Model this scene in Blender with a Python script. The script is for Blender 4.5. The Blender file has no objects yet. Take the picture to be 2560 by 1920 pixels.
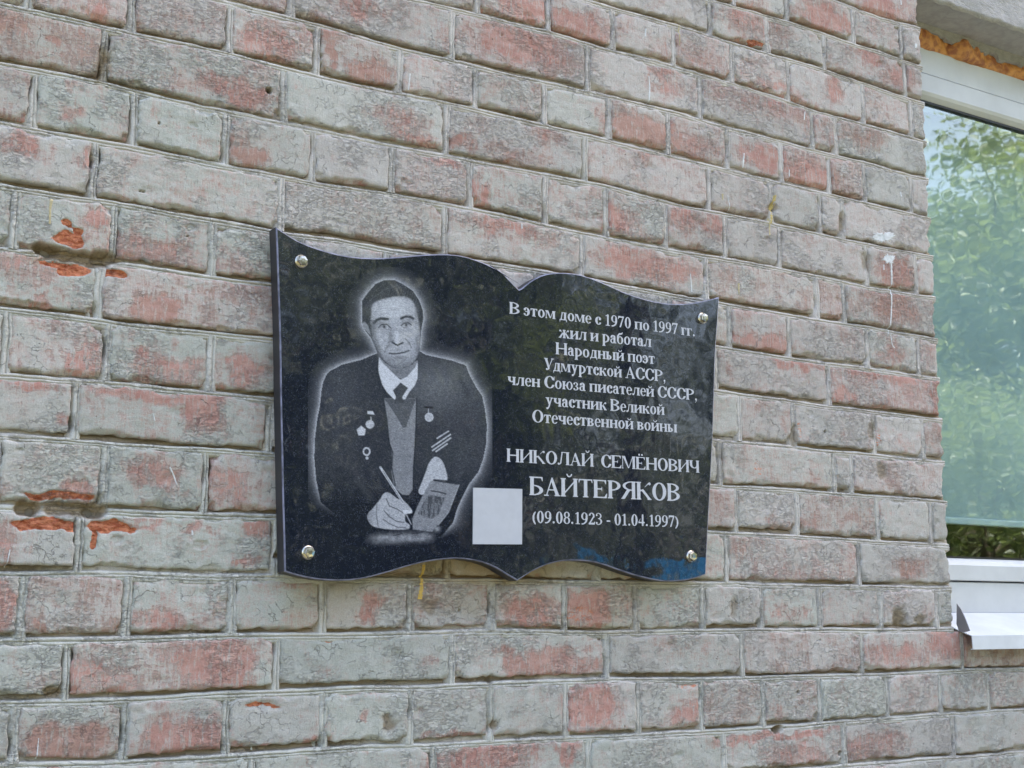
import bpy, bmesh, math, random
import numpy as np
from mathutils import Vector, Matrix
from mathutils.bvhtree import BVHTree
random.seed(7)
RNG = np.random.default_rng(11)
C = bpy.context.scene.collection
H0 = 1.60                      # height of the eye above the ground; wall heights below are relative to the eye

# ------------------------------------------------------------------ camera
F_PX, DIST = 3300.0, 1.63874   # focal length in photo pixels, distance to the wall (m)
CR = np.array([0.849046741, -0.528317256, 0.000713319])
CU = np.array([-0.09267315, -0.14760341, 0.98469534])
CF = np.array([0.52012625, 0.83611848, 0.17428302])
cam = bpy.data.cameras.new('camera')
cam.sensor_width = 36.0
cam.lens = F_PX / 2560 * 36
cam.clip_start = 0.05
cam.clip_end = 500
cam_o = bpy.data.objects.new('camera', cam)
C.objects.link(cam_o)
m = Matrix.Identity(4)
for i in range(3):
    m[i][0], m[i][1], m[i][2] = CR[i], CU[i], -CF[i]
m[0][3], m[1][3], m[2][3] = 0.0, -DIST, H0
cam_o.matrix_world = m
bpy.context.scene.camera = cam_o

# ------------------------------------------------------------------ light
SUN_EL, SUN_AZ = math.radians(56), math.radians(62)    # azimuth measured from +Y (behind the house) towards +X
world = bpy.data.worlds.new('World')
bpy.context.scene.world = world
world.use_nodes = True
wn = world.node_tree
bg = wn.nodes['Background']
sky = wn.nodes.new('ShaderNodeTexSky')
sky.sky_type = 'NISHITA'
sky.sun_disc = False
sky.sun_elevation = SUN_EL
sky.sun_rotation = SUN_AZ
sky.air_density = 1.0
sky.dust_density = 6.0
sky.ozone_density = 0.6
wn.links.new(sky.outputs[0], bg.inputs[0])
bg.inputs[1].default_value = 0.13
sun = bpy.data.lights.new('sun', 'SUN')
sun.energy = 5.0
sun.angle = math.radians(0.5)
sun.color = (1.0, 0.95, 0.87)
sun_o = bpy.data.objects.new('sun', sun)
C.objects.link(sun_o)
sd = Vector((math.sin(SUN_AZ) * math.cos(SUN_EL), math.cos(SUN_AZ) * math.cos(SUN_EL), math.sin(SUN_EL)))
sun_o.rotation_euler = sd.to_track_quat('Z', 'Y').to_euler()
sun_o.location = sd * 30
vs = bpy.context.scene.view_settings
vs.view_transform = 'Standard'
vs.look = 'None'
vs.exposure = 2.62
vs.gamma = 1.0
vs.use_curve_mapping = False

# ------------------------------------------------------------------ helpers
def on(px, y=0.0):
    """wall point (X, Z above the eye) that a photo pixel shows on the plane at depth y"""
    d = (px[0] - 1280) * CR - (px[1] - 960) * CU + F_PX * CF
    t = (DIST + y) / d[1]
    return d[0] * t, d[2] * t

def link(o, parent=None):
    C.objects.link(o)
    if parent is not None:
        o.parent = parent
    return o

def tag(o, label=None, cat=None, group=None, kind=None):
    if label: o['label'] = label
    if cat: o['category'] = cat
    if group: o['group'] = group
    if kind: o['kind'] = kind
    return o

def empty(name, loc=(0, 0, 0)):
    o = bpy.data.objects.new(name, None)
    o.location = loc
    o.empty_display_size = 0.1
    C.objects.link(o)
    return o

def mesh_obj(name, verts, faces, mat, parent=None, smooth=False, loc=None, attr=None):
    me = bpy.data.meshes.new(name)
    v = np.asarray(verts, dtype=float)
    pl = parent.matrix_basis.translation if parent is not None else Vector((0, 0, 0))
    if loc is not None:
        v = v - np.array(loc)
    me.from_pydata(v.tolist(), [], faces if isinstance(faces, list) else faces.tolist())
    if smooth:
        me.polygons.foreach_set('use_smooth', [True] * len(me.polygons))
    if attr is not None:
        for an, data in attr.items():
            a = me.color_attributes.new(an, 'FLOAT_COLOR', 'POINT')
            a.data.foreach_set('color', np.asarray(data, dtype=np.float32).ravel())
    me.materials.append(mat)
    me.update()
    o = bpy.data.objects.new(name, me)
    if loc is not None:
        o.location = (loc[0] - pl[0], loc[1] - pl[1], loc[2] - pl[2])
    elif parent is not None:
        o.location = (-pl[0], -pl[1], -pl[2])
    link(o, parent)
    return o

def bm_obj(name, bm, mat, parent=None, smooth=False):
    me = bpy.data.meshes.new(name)
    bm.normal_update()
    bm.to_mesh(me)
    bm.free()
    if smooth:
        me.polygons.foreach_set('use_smooth', [True] * len(me.polygons))
    me.materials.append(mat)
    o = bpy.data.objects.new(name, me)
    if parent is not None:
        pl = parent.matrix_basis.translation
        o.location = (-pl[0], -pl[1], -pl[2])
    link(o, parent)
    return o

def add_box(bm, x0, y0, z0, x1, y1, z1, bevel=0.0):
    b = bmesh.ops.create_cube(bm, size=1.0)
    vs_ = b['verts']
    for v in vs_:
        v.co = Vector((x0 + (v.co.x + .5) * (x1 - x0), y0 + (v.co.y + .5) * (y1 - y0), z0 + (v.co.z + .5) * (z1 - z0)))
    if bevel:
        es = set()
        for v in vs_:
            for e in v.link_edges: es.add(e)
        bmesh.ops.bevel(bm, geom=list(es), offset=bevel, segments=2, affect='EDGES', profile=.5)

def extrude_profile(bm, prof, x0, x1):
    """prof: list of (y,z), closed, extruded along x"""
    a = [bm.verts.new((x0, p[0], p[1])) for p in prof]
    b = [bm.verts.new((x1, p[0], p[1])) for p in prof]
    n = len(prof)
    for i in range(n):
        bm.faces.new((a[i], a[(i + 1) % n], b[(i + 1) % n], b[i]))
    bm.faces.new(a[::-1]); bm.faces.new(b)
    bmesh.ops.recalc_face_normals(bm, faces=bm.faces)

def _hash(ix, iy, seed):
    h = (ix.astype(np.int64) * 374761393 + iy.astype(np.int64) * 668265263 + seed * 1442695041) & 0x7fffffff
    h = ((h ^ (h >> 13)) * 1274126177) & 0x7fffffff
    h = h ^ (h >> 16)
    return (h & 0xffff) / 65535.0 * 2 - 1

def vnoise(x, y, seed=0):
    x = np.asarray(x, float); y = np.asarray(y, float)
    x, y = np.broadcast_arrays(x, y)
    ix = np.floor(x); iy = np.floor(y)
    fx = x - ix; fy = y - iy
    fx = fx * fx * (3 - 2 * fx); fy = fy * fy * (3 - 2 * fy)
    a = _hash(ix, iy, seed); b = _hash(ix + 1, iy, seed)
    c = _hash(ix, iy + 1, seed); d = _hash(ix + 1, iy + 1, seed)
    return (a * (1 - fx) + b * fx) * (1 - fy) + (c * (1 - fx) + d * fx) * fy

def fbm(x, y, seed=0, o=3):
    s = 0; a = 1; t = 0
    for k in range(o):
        s = s + a * vnoise(x * 2 ** k, y * 2 ** k, seed + 17 * k); t += a; a *= .5
    return s / t

def sstep(a, b, x):
    t = np.clip((x - a) / (b - a), 0, 1)
    return t * t * (3 - 2 * t)

# ------------------------------------------------------------------ node helpers
class NT:
    def __init__(s, name):
        s.m = bpy.data.materials.new(name); s.m.use_nodes = True
        s.t = s.m.node_tree; s.n = s.t.nodes
        s.b = s.n['Principled BSDF']
        s.out = s.n['Material Output']
    def node(s, typ, **kw):
        x = s.n.new('ShaderNode' + typ)
        for k, v in kw.items(): setattr(x, k, v)
        return x
    def put(s, sock, val):
        if isinstance(val, bpy.types.NodeSocket): s.t.links.new(val, sock)
        elif isinstance(val, (tuple, list)) and len(val) == 3 and sock.type == 'RGBA': sock.default_value = (*val, 1)
        else: sock.default_value = val
    def noise(s, vec, scale, detail=4, rough=.6, dist=0.0):
        x = s.node('TexNoise'); s.put(x.inputs['Vector'], vec)
        x.inputs['Scale'].default_value = scale; x.inputs['Detail'].default_value = detail
        x.inputs['Roughness'].default_value = rough; x.inputs['Distortion'].default_value = dist
        return x.outputs['Fac']
    def mapping(s, vec, scale=(1, 1, 1), loc=(0, 0, 0)):
        x = s.node('Mapping'); s.put(x.inputs['Vector'], vec)
        x.inputs['Scale'].default_value = scale; x.inputs['Location'].default_value = loc
        return x.outputs[0]
    def math(s, op, a, b=0.0, c=0.0, clamp=False):
        x = s.node('Math', operation=op, use_clamp=clamp)
        s.put(x.inputs[0], a); s.put(x.inputs[1], b); s.put(x.inputs[2], c)
        return x.outputs[0]
    def ramp(s, fac, lo, hi, a=0.0, b=1.0):
        x = s.node('MapRange'); x.interpolation_type = 'SMOOTHSTEP'
        s.put(x.inputs[0], fac); s.put(x.inputs[1], lo); s.put(x.inputs[2], hi)
        s.put(x.inputs[3], a); s.put(x.inputs[4], b)
        return x.outputs[0]
    def mix(s, fac, a, b, mode='MIX'):
        x = s.node('Mix', data_type='RGBA', blend_type=mode)
        s.put(x.inputs[0], fac); s.put(x.inputs[6], a); s.put(x.inputs[7], b)
        return x.outputs[2]
    def bump(s, h, dist=.001, strength=1.0, normal=None):
        x = s.node('Bump'); s.put(x.inputs['Height'], h)
        x.inputs['Distance'].default_value = dist; x.inputs['Strength'].default_value = strength
        if normal is not None: s.put(x.inputs['Normal'], normal)
        return x.outputs[0]
    def pos(s): return s.node('NewGeometry').outputs['Position']

def simple(name, col, rough=.6, metal=0.0, spec=.5, var=0.0, scale=20, bump=0.0):
    t = NT(name)
    t.b.inputs['Roughness'].default_value = rough
    t.b.inputs['Metallic'].default_value = metal
    t.b.inputs['Specular IOR Level'].default_value = spec
    n = t.noise(t.pos(), scale, 5)
    if var:
        k = t.ramp(n, .3, .7, 1 - var, 1 + var)
        x = t.node('Vector' + 'Math', operation='SCALE'); x.inputs[0].default_value = col; t.put(x.inputs['Scale'], k)
        t.put(t.b.inputs['Base Color'], x.outputs[0])
    else:
        t.b.inputs['Base Color'].default_value = (*col, 1)
    if bump:
        t.put(t.b.inputs['Normal'], t.bump(n, bump))
    return t.m

# ------------------------------------------------------------------ wall materials
def brick_material(name='painted_brick', mortar=False):
    t = NT(name)
    P = t.pos()
    at = t.node('Attribute', attribute_name='wear_and_shade').outputs['Color']
    sp = t.node('SeparateColor'); t.put(sp.inputs[0], at)
    wr, wg, wb = sp.outputs[0], sp.outputs[1], sp.outputs[2]
    seed = t.node('ObjectInfo').outputs['Random']
    off = t.node('VectorMath', operation='ADD'); t.put(off.inputs[0], P)
    cx = t.node('CombineXYZ'); t.put(cx.inputs[1], t.math('MULTIPLY', seed, 3.0)); t.put(off.inputs[1], cx.outputs[0])
    Q = off.outputs[0] if not mortar else P
    n_blot = t.noise(Q, 26, 5, .62, .4)
    hs = t.mapping(Q, (1, 1, 2.6))
    n_hor = t.noise(hs, 95, 6, .68, .5)
    vsx = t.mapping(Q, (2.8, 1, .55))
    n_ver = t.noise(vsx, 90, 5, .7, .2)
    n_fine = t.noise(P, 520, 4, .7)
    n_big = t.noise(P, 5.0, 4, .6)
    n_mid = t.noise(Q, 60, 5, .65)
    # paint still there or worn to the red clay
    mm = t.math('ADD', t.math('MULTIPLY', n_blot, .42), t.math('ADD', t.math('MULTIPLY', n_hor, .30), t.math('MULTIPLY', n_ver, .28)))
    thr = t.math('ADD', t.math('MULTIPLY', wr, .265), .366 if not mortar else .30)
    d = t.math('SUBTRACT', thr, mm)
    red_core = t.ramp(d, -.015, .075)
    thin = t.math('MULTIPLY', t.ramp(t.math('ADD', d, t.math('MULTIPLY', t.math('SUBTRACT', n_big, .5), .25)), -.13, .05), .62)
    red_f = t.math('MAXIMUM', red_core, thin)
    red_f = t.math('MULTIPLY', red_f, t.ramp(n_ver, .66, .50, .35, 1.0))
    crust_soft = t.ramp(d, -.17, .02)
    so_r = t.node('ObjectInfo').outputs['Random']
    n_reg = t.math('ADD', t.noise(Q, 11, 4, .6), t.math('MULTIPLY', t.math('SUBTRACT', so_r, .5), .14))
    region = t.math('MULTIPLY', t.ramp(n_reg, .44, .60), t.ramp(n_mid, .36, .52))
    # tones of the grey coat: greenish low on the left, pinkish grey up on the right
    sx = t.node('SeparateXYZ'); t.put(sx.inputs[0], P)
    g = t.math('ADD', t.math('MULTIPLY', sx.outputs[0], -.22), t.math('MULTIPLY', sx.outputs[2], -.42))
    g = t.math('ADD', g, t.math('MULTIPLY', n_big, 1.1))
    gf = t.ramp(t.math('ADD', g, .80), -.1, .72)
    ob = t.node('ObjectInfo').outputs['Color']
    so = t.node('SeparateColor'); t.put(so.inputs[0], ob)
    gf = t.math('ADD', gf, t.math('MULTIPLY', t.math('SUBTRACT', so.outputs[1], .5), .9), clamp=True)
    cg = t.mix(gf, (.458, .415, .386), (.408, .410, .366))
    light = t.ramp(n_mid, .42, .72)
    cg = t.mix(t.math('MULTIPLY', light, .42), cg, (.58, .56, .53))
    dirt = t.ramp(n_hor, .50, .30)
    cg = t.mix(t.math('MULTIPLY', dirt, t.math('ADD', .10, t.math('MULTIPLY', region, .16))), cg, (.27, .245, .215))
    cg = t.mix(t.math('MULTIPLY', crust_soft, .42), cg, (.45, .335, .29))
    red = t.mix(t.ramp(n_mid, .3, .7), (.40, .18, .145), (.49, .28, .235))
    red = t.mix(t.math('MULTIPLY', t.ramp(n_ver, .50, .66), .6), red, (.44, .36, .33))
    red = t.mix(t.ramp(so.outputs[0], .55, .95, 0, .6), red, (.33, .20, .155))
    col = t.mix(t.math('MULTIPLY', red_f, .86), cg, red)
    brown = t.mix(n_mid, (.19, .14, .09), (.33, .26, .18))
    col = t.mix(t.math('MULTIPLY', wb, t.ramp(n_mid, .2, .5, .72, 1.0)), col, brown)
    orange = t.mix(t.ramp(n_hor, .38, .60), (.30, .075, .035), (.56, .21, .115))
    of = t.ramp(t.math('ADD', wg, t.math('MULTIPLY', t.math('SUBTRACT', n_hor, .5), .9)), .42, .56)
    col = t.mix(of, col, orange)
    # per object brightness
    br = t.math('ADD', .93, t.math('MULTIPLY', so.outputs[2], .15))
    vm = t.node('VectorMath', operation='SCALE'); t.put(vm.inputs[0], col); t.put(vm.inputs['Scale'], br)
    fine = t.math('MULTIPLY', t.ramp(n_fine, .3, .7, .89, 1.11), t.math('ADD', 1.0, t.math('MULTIPLY', region, .10)))
    vm2 = t.node('VectorMath', operation='SCALE'); t.put(vm2.inputs[0], vm.outputs[0]); t.put(vm2.inputs['Scale'], fine)
    # pits and cracks
    vo = t.node('TexVoronoi', feature='DISTANCE_TO_EDGE'); vo.inputs['Scale'].default_value = 38
    wv = t.node('VectorMath', operation='ADD'); t.put(wv.inputs[0], Q)
    nz = t.node('TexNoise'); nz.inputs['Scale'].default_value = 60; nz.inputs['Detail'].default_value = 4; t.put(nz.inputs['Vector'], Q)
    sc = t.node('VectorMath', operation='SCALE'); t.put(sc.inputs[0], nz.outputs['Color']); sc.inputs['Scale'].default_value = .035
    t.put(wv.inputs[1], sc.outputs[0]); t.put(vo.inputs['Vector'], wv.outputs[0])
    crack = t.ramp(vo.outputs['Distance'], .0, .022, 1, 0)
    crack = t.math('MULTIPLY', crack, t.ramp(n_blot, .50, .62))
    pit = t.ramp(t.noise(Q, 150, 2, .5), .27, .20)
    hole = t.math('MAXIMUM', t.math('MULTIPLY', crack, .7), pit)
    # flaking skin of the old paint: little plates with a sharp lower lip
    n_fl = t.noise(t.mapping(Q, (1, 1, 3.4)), 70, 8, .78, .15)
    plate = t.ramp(n_fl, .495, .520)
    crev = t.math('MULTIPLY', t.ramp(t.math('ABSOLUTE', t.math('SUBTRACT', n_fl, .490)), .013, .002), region)
    n_cu = t.noise(t.mapping(Q, (1, 1, 1.9)), 24, 6, .72, .3)
    crev2 = t.math('MULTIPLY', t.ramp(t.math('ABSOLUTE', t.math('SUBTRACT', n_cu, .5)), .0050, .0008), t.ramp(n_reg, .46, .58))
    crev = t.math('MAXIMUM', crev, crev2)
    fleck = t.math('MULTIPLY', t.ramp(t.math('ABSOLUTE', t.math('SUBTRACT', n_fl, .530)), .012, .002), region)
    stain_shade = t.node('Attribute', attribute_name='wear_and_shade').outputs['Alpha']
    colf = t.mix(t.math('MULTIPLY', fleck, .5), vm2.outputs[0], (.66, .64, .60))
    colf = t.mix(t.math('MULTIPLY', crev, .36), colf, (.16, .125, .10))
    colf = t.mix(t.math('MULTIPLY', hole, .6), colf, (.13, .105, .09))
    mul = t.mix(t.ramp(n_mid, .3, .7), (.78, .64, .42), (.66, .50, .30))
    colf = t.mix(t.math('MULTIPLY', stain_shade, t.ramp(n_blot, .3, .6, .7, 1.0)), colf, mul, 'MULTIPLY')  # brown stain and painted plaque shadow multiplied into the colour
    t.put(t.b.inputs['Base Color'], colf)
    t.b.inputs['Roughness'].default_value = .92
    t.b.inputs['Specular IOR Level'].default_value = .25
    edge = t.ramp(d, -.02, .02)
    h = t.math('ADD', t.math('MULTIPLY', n_hor, t.math('ADD', .36, t.math('MULTIPLY', region, .16))), t.math('MULTIPLY', n_fine, .30))
    h = t.math('ADD', h, t.math('MULTIPLY', n_ver, .5))
    h = t.math('SUBTRACT', h, t.math('MULTIPLY', edge, .22))
    h = t.math('SUBTRACT', h, t.math('MULTIPLY', hole, .8))
    h = t.math('ADD', h, t.math('MULTIPLY', plate, t.math('MULTIPLY', region, .26)))
    h = t.math('SUBTRACT', h, t.math('MULTIPLY', crev, .3))
    t.put(t.b.inputs['Normal'], t.bump(h, .0021 if not mortar else .0020, 1.0))
    return t.m

M_brick = brick_material()
M_mortar = brick_material('painted_mortar', True)

# ------------------------------------------------------------------ measured wall layout (mm in the wall plane, Z above the eye)
BED = {
 'T5': [(1729,1137),(1806,1135),(1849,1133),(1946,1138)],
 'T4': [(1428,1059),(1602,1064),(1785,1061),(1844,1063),(1950,1059)],
 'T3': [(1188,990),(1225,990),(1346,993),(1475,990),(1684,992),(1839,986),(1932,984)],
 'T2': [(833,905),(965,913),(1082,916),(1187,913),(1253,916),(1472,915),(1672,906),(1833,905),(1954,905)],
 'T1': [(545,828),(629,830),(697,830),(834,826),(940,828),(1068,828),(1186,832),(1281,834),(1469,832),(1657,829),(1828,830),(1948,829)],
 'a': [(269,750),(450,754),(569,756),(699,753),(818,755),(951,758),(1185,759),(1340,756),(1566,753),(1823,752),(1963,750)],
 'b': [(274,674),(397,677),(531,672),(701,673),(892,674),(1184,679),(1347,673),(1539,676),(1750,674),(1965,676)],
 'c': [(279,597),(384,597),(515,597),(704,594),(812,600),(942,599),(1183,595),(1344,593),(1536,597),(1744,593),(1963,595)],
 'd': [(284,519),(406,519),(538,518),(647,517),(733,520),(820,517),(984,521),(1186,521),(1327,517),(1429,518),(1633,515),(1929,516),(1964,515)],
 'e': [(289,439),(333,440),(446,443),(541,440),(636,441),(1423,442),(1664,440),(1938,440)],
 'f': [(294,366),(397,366),(450,364),(545,365),(640,366),(1414,367),(1660,364),(1948,362)],
 'g': [(299,285),(419,286),(548,287),(645,287),(1405,285),(1587,285),(1761,284),(1942,284)],
 'h': [(304,212),(423,212),(551,212),(647,213),(1400,211),(1652,212),(1943,210)],
 'i': [(309,127),(427,128),(481,128),(652,130),(1391,136),(1647,134),(1929,131)],
 'j': [(314,50),(431,52),(577,52),(659,52),(1103,52),(1383,54),(1643,54),(1942,53)],
 'k': [(320,-28),(453,-27),(599,-23),(721,-23),(854,-21),(982,-20),(1175,-22),(1291,-22),(1499,-19),(1751,-22),(1971,-20)],
 'l': [(324,-98),(406,-99),(492,-99),(583,-96),(723,-94),(924,-93),(982,-93),(1174,-91),(1375,-95),(1746,-96),(1953,-94)],
 'm': [(329,-168),(469,-171),(587,-171),(725,-170),(792,-170),(924,-172),(1172,-174),(1373,-175),(1741,-172),(1920,-169)],
 'n': [(900,-246),(1682,-244),(1971,-245)],
}
HEAD = {
 'T5': [1607,1776], 'T4': [1424,1555,1697,1911],
 'T3': [957,1088,1213,1341,1470,1603,1792], 'T2': [912,1163,1397,1658,1716], 'T1': [],
 'a': [431,565,694,825,953,1079,1204,1325,1456,1578,1696,1785,1910],
 'b': [399,646,904,1156,1412,1551,1669,1724],
 'c': [315,442,566,691,815,944,1080,1196,1317,1445,1569,1781,1911],
 'd': [395,647,903,1148,1400,1652,1720],
 'e': [303,424,554,1448,1582,1772,1907],
 'f': [409,1673],
 'g': [303,424,557,1463,1585,1780,1907],
 'h': [389,642,1419,1676,1719],
 'i': [429,557,1451,1586,1778,1916],
 'j': [402,1428,1727],
 'k': [342,465,599,724,855,986,1111,1244,1376,1499,1630,1776,1917],
 'l': [397,661,921,1186,1455,1725],
 'm': [341,469,596,728,857,985,1112,1244,1368,1497,1622,1782,1916],
 'n': [893,1152,1412,1674,1943],
}
# HEAD[k] are the joints of the course that lies ON bed joint k; the photo list was taken course by course
# (course between the joint above and joint k) so shift where the course sits directly above joint k.
ORDER = list(BED)
CORNER = 1.968
XL, XR_LOW = -0.02, 2.50
BOARD = lambda k: 0

def bedz(k, x):
    """height of bed joint k (m above the eye) at x"""
    if k in BED:
        a = np.array(BED[k], float) / 1000
        return np.interp(x, a[:, 0], a[:, 1]) + .0007 * vnoise(x * 14, ORDER.index(k) * 3.1, 5)
    return float(k) + 0 * np.asarray(x) + .0015 * vnoise(np.asarray(x) * 5, float(k) * 31, 5)

rows = []        # (lower joint key, upper joint key, list of head joints, visible)
keys = [1.289, 1.212] + ORDER + [-.322, -.399]
for i in range(len(keys) - 1):
    up, lo = keys[i], keys[i + 1]
    if lo in HEAD and HEAD[lo]:
        hj = [v / 1000 for v in HEAD[lo]]
    elif lo == 'T1':
        hj = []
    else:
        hj = []
    rows.append([lo, up, hj])
# head joints listed under T2 belong to the course between T2 and T1, under T3 to T3..T2, and so on
for r in rows:
    if r[0] == 'T1': r[2] = [v / 1000 for v in HEAD['T2']]
    elif r[0] == 'T2': r[2] = [v / 1000 for v in HEAD['T3']]
    elif r[0] == 'T3': r[2] = [v / 1000 for v in HEAD['T4']]
    elif r[0] == 'T4': r[2] = [v / 1000 for v in HEAD['T5']]
    elif r[0] == 'T5': r[2] = []

def complete(hj, lo, par, xr):
    """fill in the joints the photo does not show and extend to the left and right"""
    hj = sorted(hj)
    if not hj:
        hj = [1.40 + (.13 if par else 0)]
    out = [hj[0]]
    for a, b in zip(hj[:-1], hj[1:]):
        gap = b - a
        if gap > .30:
            n = max(1, round(gap / (.13 if par else .258)))
            for q in range(1, n): out.append(a + gap * q / n + random.uniform(-.004, .004))
        out.append(b)
    st = .13 if par else .258
    while out[0] > XL + .10: out.insert(0, out[0] - st + random.uniform(-.005, .005))
    while out[-1] < xr - st * 1.2: out.append(out[-1] + st + random.uniform(-.004, .004))
    return out

# ------------------------------------------------------------------ wear measured on the photograph (display pixels of the 2212 wide view)
RED = """213 25 30 28 .7;10 45 50 25 .5;118 88 18 10 .9;590 95 60 45 .8;727 116 12 35 .9;799 153 45 35 .8;516 194 75 25 .95;165 245 20 15 .5
537 331 45 22 .8;47 313 60 25 .8;188 350 30 35 .7;770 18 50 30 .6;1127 100 110 50 .85;1130 19 50 30 1;1230 56 50 35 .9;1256 60 60 35 .8
855 250 70 30 .6;902 297 60 20 .8;995 309 25 20 .9;1120 345 80 30 .5;774 397 25 8 .8;958 353 30 10 .7;1033 419 20 40 .8;1074 488 90 20 .7
1632 47 70 45 .7;1788 41 50 25 .8;1429 156 30 15 .8;1435 188 35 20 .6;1382 281 80 45 1;1632 156 60 40 .5;1669 184 40 12 .8;1804 194 18 30 .8
1647 219 150 35 .55;1650 341 55 35 1;1860 288 60 35 .6;1741 369 65 35 .7;1335 478 35 30 .7;1475 469 35 30 .7;1541 487 30 30 .7;1523 328 40 30 .4
1906 16 40 20 .9;1882 122 20 20 .8;1948 169 35 25 .6;1390 572 110 32 .85;1938 590 50 35 1;1929 659 50 40 .7;1644 737 70 20 .75;1932 758 30 20 .5
1719 784 60 10 .9;1907 809 70 15 .7;1819 853 25 20 .5;2019 863 12 40 .6;216 474 30 20 .6;328 540 90 35 .6;60 575 80 40 .5;328 665 50 35 .8
530 635 60 40 .45;560 610 60 12 .8;88 652 25 15 .6;188 775 35 50 .5;353 790 90 35 .75;531 800 70 40 .7;60 828 90 12 .6;150 902 25 15 .8
344 853 170 15 .8;444 877 45 50 1;331 1017 70 45 .7;344 1036 30 25 .9;485 1050 60 45 .55;169 1060 25 25 .9;15 1060 30 15 .5;313 1130 40 10 .6
556 1139 35 15 .9;416 1140 40 12 .6;15 1170 40 60 .6;531 1217 40 15 .8;12 1310 20 60 1;94 1360 25 10 .8;338 1341 50 25 .6;188 1463 120 35 .5
468 1435 70 50 .9;141 1603 95 40 1;385 1591 75 45 .95;453 1594 30 45 .8;531 1616 60 10 .8;672 1604 15 15 .9;799 1313 30 40 1;1136 1322 65 35 .75
1268 1313 50 40 1.1;1183 1431 70 35 1;1102 1431 20 35 .8;1267 1438 30 25 .7;917 1431 30 20 .4;1274 1531 60 45 1;1042 1641 120 35 .95;786 1550 15 10 .9
980 1591 90 8 .8;1710 1328 40 20 .5;1475 1547 40 25 .7;1679 1591 150 12 .9;1726 1635 80 30 .6;1876 1619 60 40 .75;1229 1625 20 40 .9;1967 1228 45 30 .7
2054 1385 45 35 .9;1939 1416 80 30 .5;1897 1610 70 40 .6;1700 1130 60 14 .5;700 60 60 40 .4;1500 130 90 40 .35;1180 285 60 25 .4;870 640 60 20 .4"""
ORANGE = """147 517 32 15 1;151 482 11 9 .9;168 498 12 10 .9;118 566 30 8 1;158 583 38 12 1;248 592 34 10 1;95 1133 66 13 1;155 1142 22 10 .9;244 1140 52 13 1;203 1166 8 22 1;127 1072 80 7 .8;215 500 16 8 .4
1634 93 20 5 .9;714 1381 80 5 .6;824 1365 30 4 .6;563 1522 40 6 .7;1483 1480 30 5 .5;1939 1558 50 5 .5;127 1070 60 8 .7;180 1230 60 4 .7;1250 1325 40 25 .45
1636 1015 9 26 .42;1897 945 7 34 .46;1726 920 6 32 .42;60 1228 30 3 .7"""
# cavities: photo px (cx, cy, rx, ry, depth mm)
CAV = [(118,622,36,17,15),(165,640,66,17,9),(255,645,40,24,15),(215,648,80,22,10),(70,1270,40,24,15),(180,1275,90,20,10),(232,1276,40,22,15),
       (2105,555,10,30,7),(2290,1195,0.1,0.1,0),(1935,518,16,10,7),(2205,1175,16,28,7),(2180,1080,14,30,6),(1985,1090,9,35,6),
       (2165,655,16,30,5),(2250,1545,22,32,9),(2300,1552,16,16,7),(1835,1520,12,30,6),(255,160,18,50,6),(560,1500,9,9,4),(965,1795,18,14,8),
       (1075,1515,26,26,6),(700,1390,22,12,8),(130,1730,34,14,10),(1945,1820,18,12,14),(1235,1812,12,14,8),(1230,1700,10,12,10),(975,1810,24,20,8)]
# small drilled holes: (px, py, radius mm, depth mm)
HOLES = [(672,226,4.6,18),(795,138,6.0,20),(397,308,1.8,8),(470,590,1.5,6),(118,632,5.2,26),(257,662,5.2,26),(80,1280,5.0,26),(226,1283,5.2,26),
         (2060,700,2,5),(1255,88,1.6,5),(1326,95,1.6,5),(1149,1527,1.8,5),(2050,1600,1.6,4),(2101,1884,4.0,14),(1994,1730,3,8),(2061,1079,2.4,6),(352,477,2,5),(360,480,1,4),(360,478,1.6,5),(362,478,1,3)]

def blobs(txt):
    out = []
    for part in txt.replace('\n', ';').split(';'):
        cx, cy, rx, ry, s = [float(q) for q in part.split()]
        k = 2560 / 2212
        cx, cy, rx, ry = cx * k, cy * k, rx * k, ry * k
        X, Z = on((cx, cy)); X2, _ = on((cx + rx, cy)); _, Z2 = on((cx, cy - ry))
        X3, _ = on((cx - rx, cy))
        sl = (on((cx + 20, cy))[1] - Z) / (on((cx + 20, cy))[0] - X)
        out.append((X, Z, (X2 - X3) / 2, Z2 - Z, s, 0))
    return np.array(out)
B_red = blobs(RED); B_or = blobs(ORANGE)
CAVW = []
for cx, cy, rx, ry, dp in CAV:
    X, Z = on((cx, cy)); X2, _ = on((cx + rx, cy)); _, Z2 = on((cx, cy - ry))
    CAVW.append((X, Z, X2 - X, Z2 - Z, dp / 1000))
STAIN_SHADE = []  # brown stains; those under the plaque also paint in its shadow
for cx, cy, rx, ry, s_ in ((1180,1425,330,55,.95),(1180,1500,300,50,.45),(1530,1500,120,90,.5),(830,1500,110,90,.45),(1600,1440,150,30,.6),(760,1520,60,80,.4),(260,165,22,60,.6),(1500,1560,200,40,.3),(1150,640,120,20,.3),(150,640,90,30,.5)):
    X, Z = on((cx, cy)); X2, _ = on((cx + rx, cy)); _, Z2 = on((cx, cy - ry)); STAIN_SHADE.append((X, Z, X2 - X, Z2 - Z, s_))
HOLEW = [(*on((a, b)), r / 1000, d / 1000) for a, b, r, d in HOLES]

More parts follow.
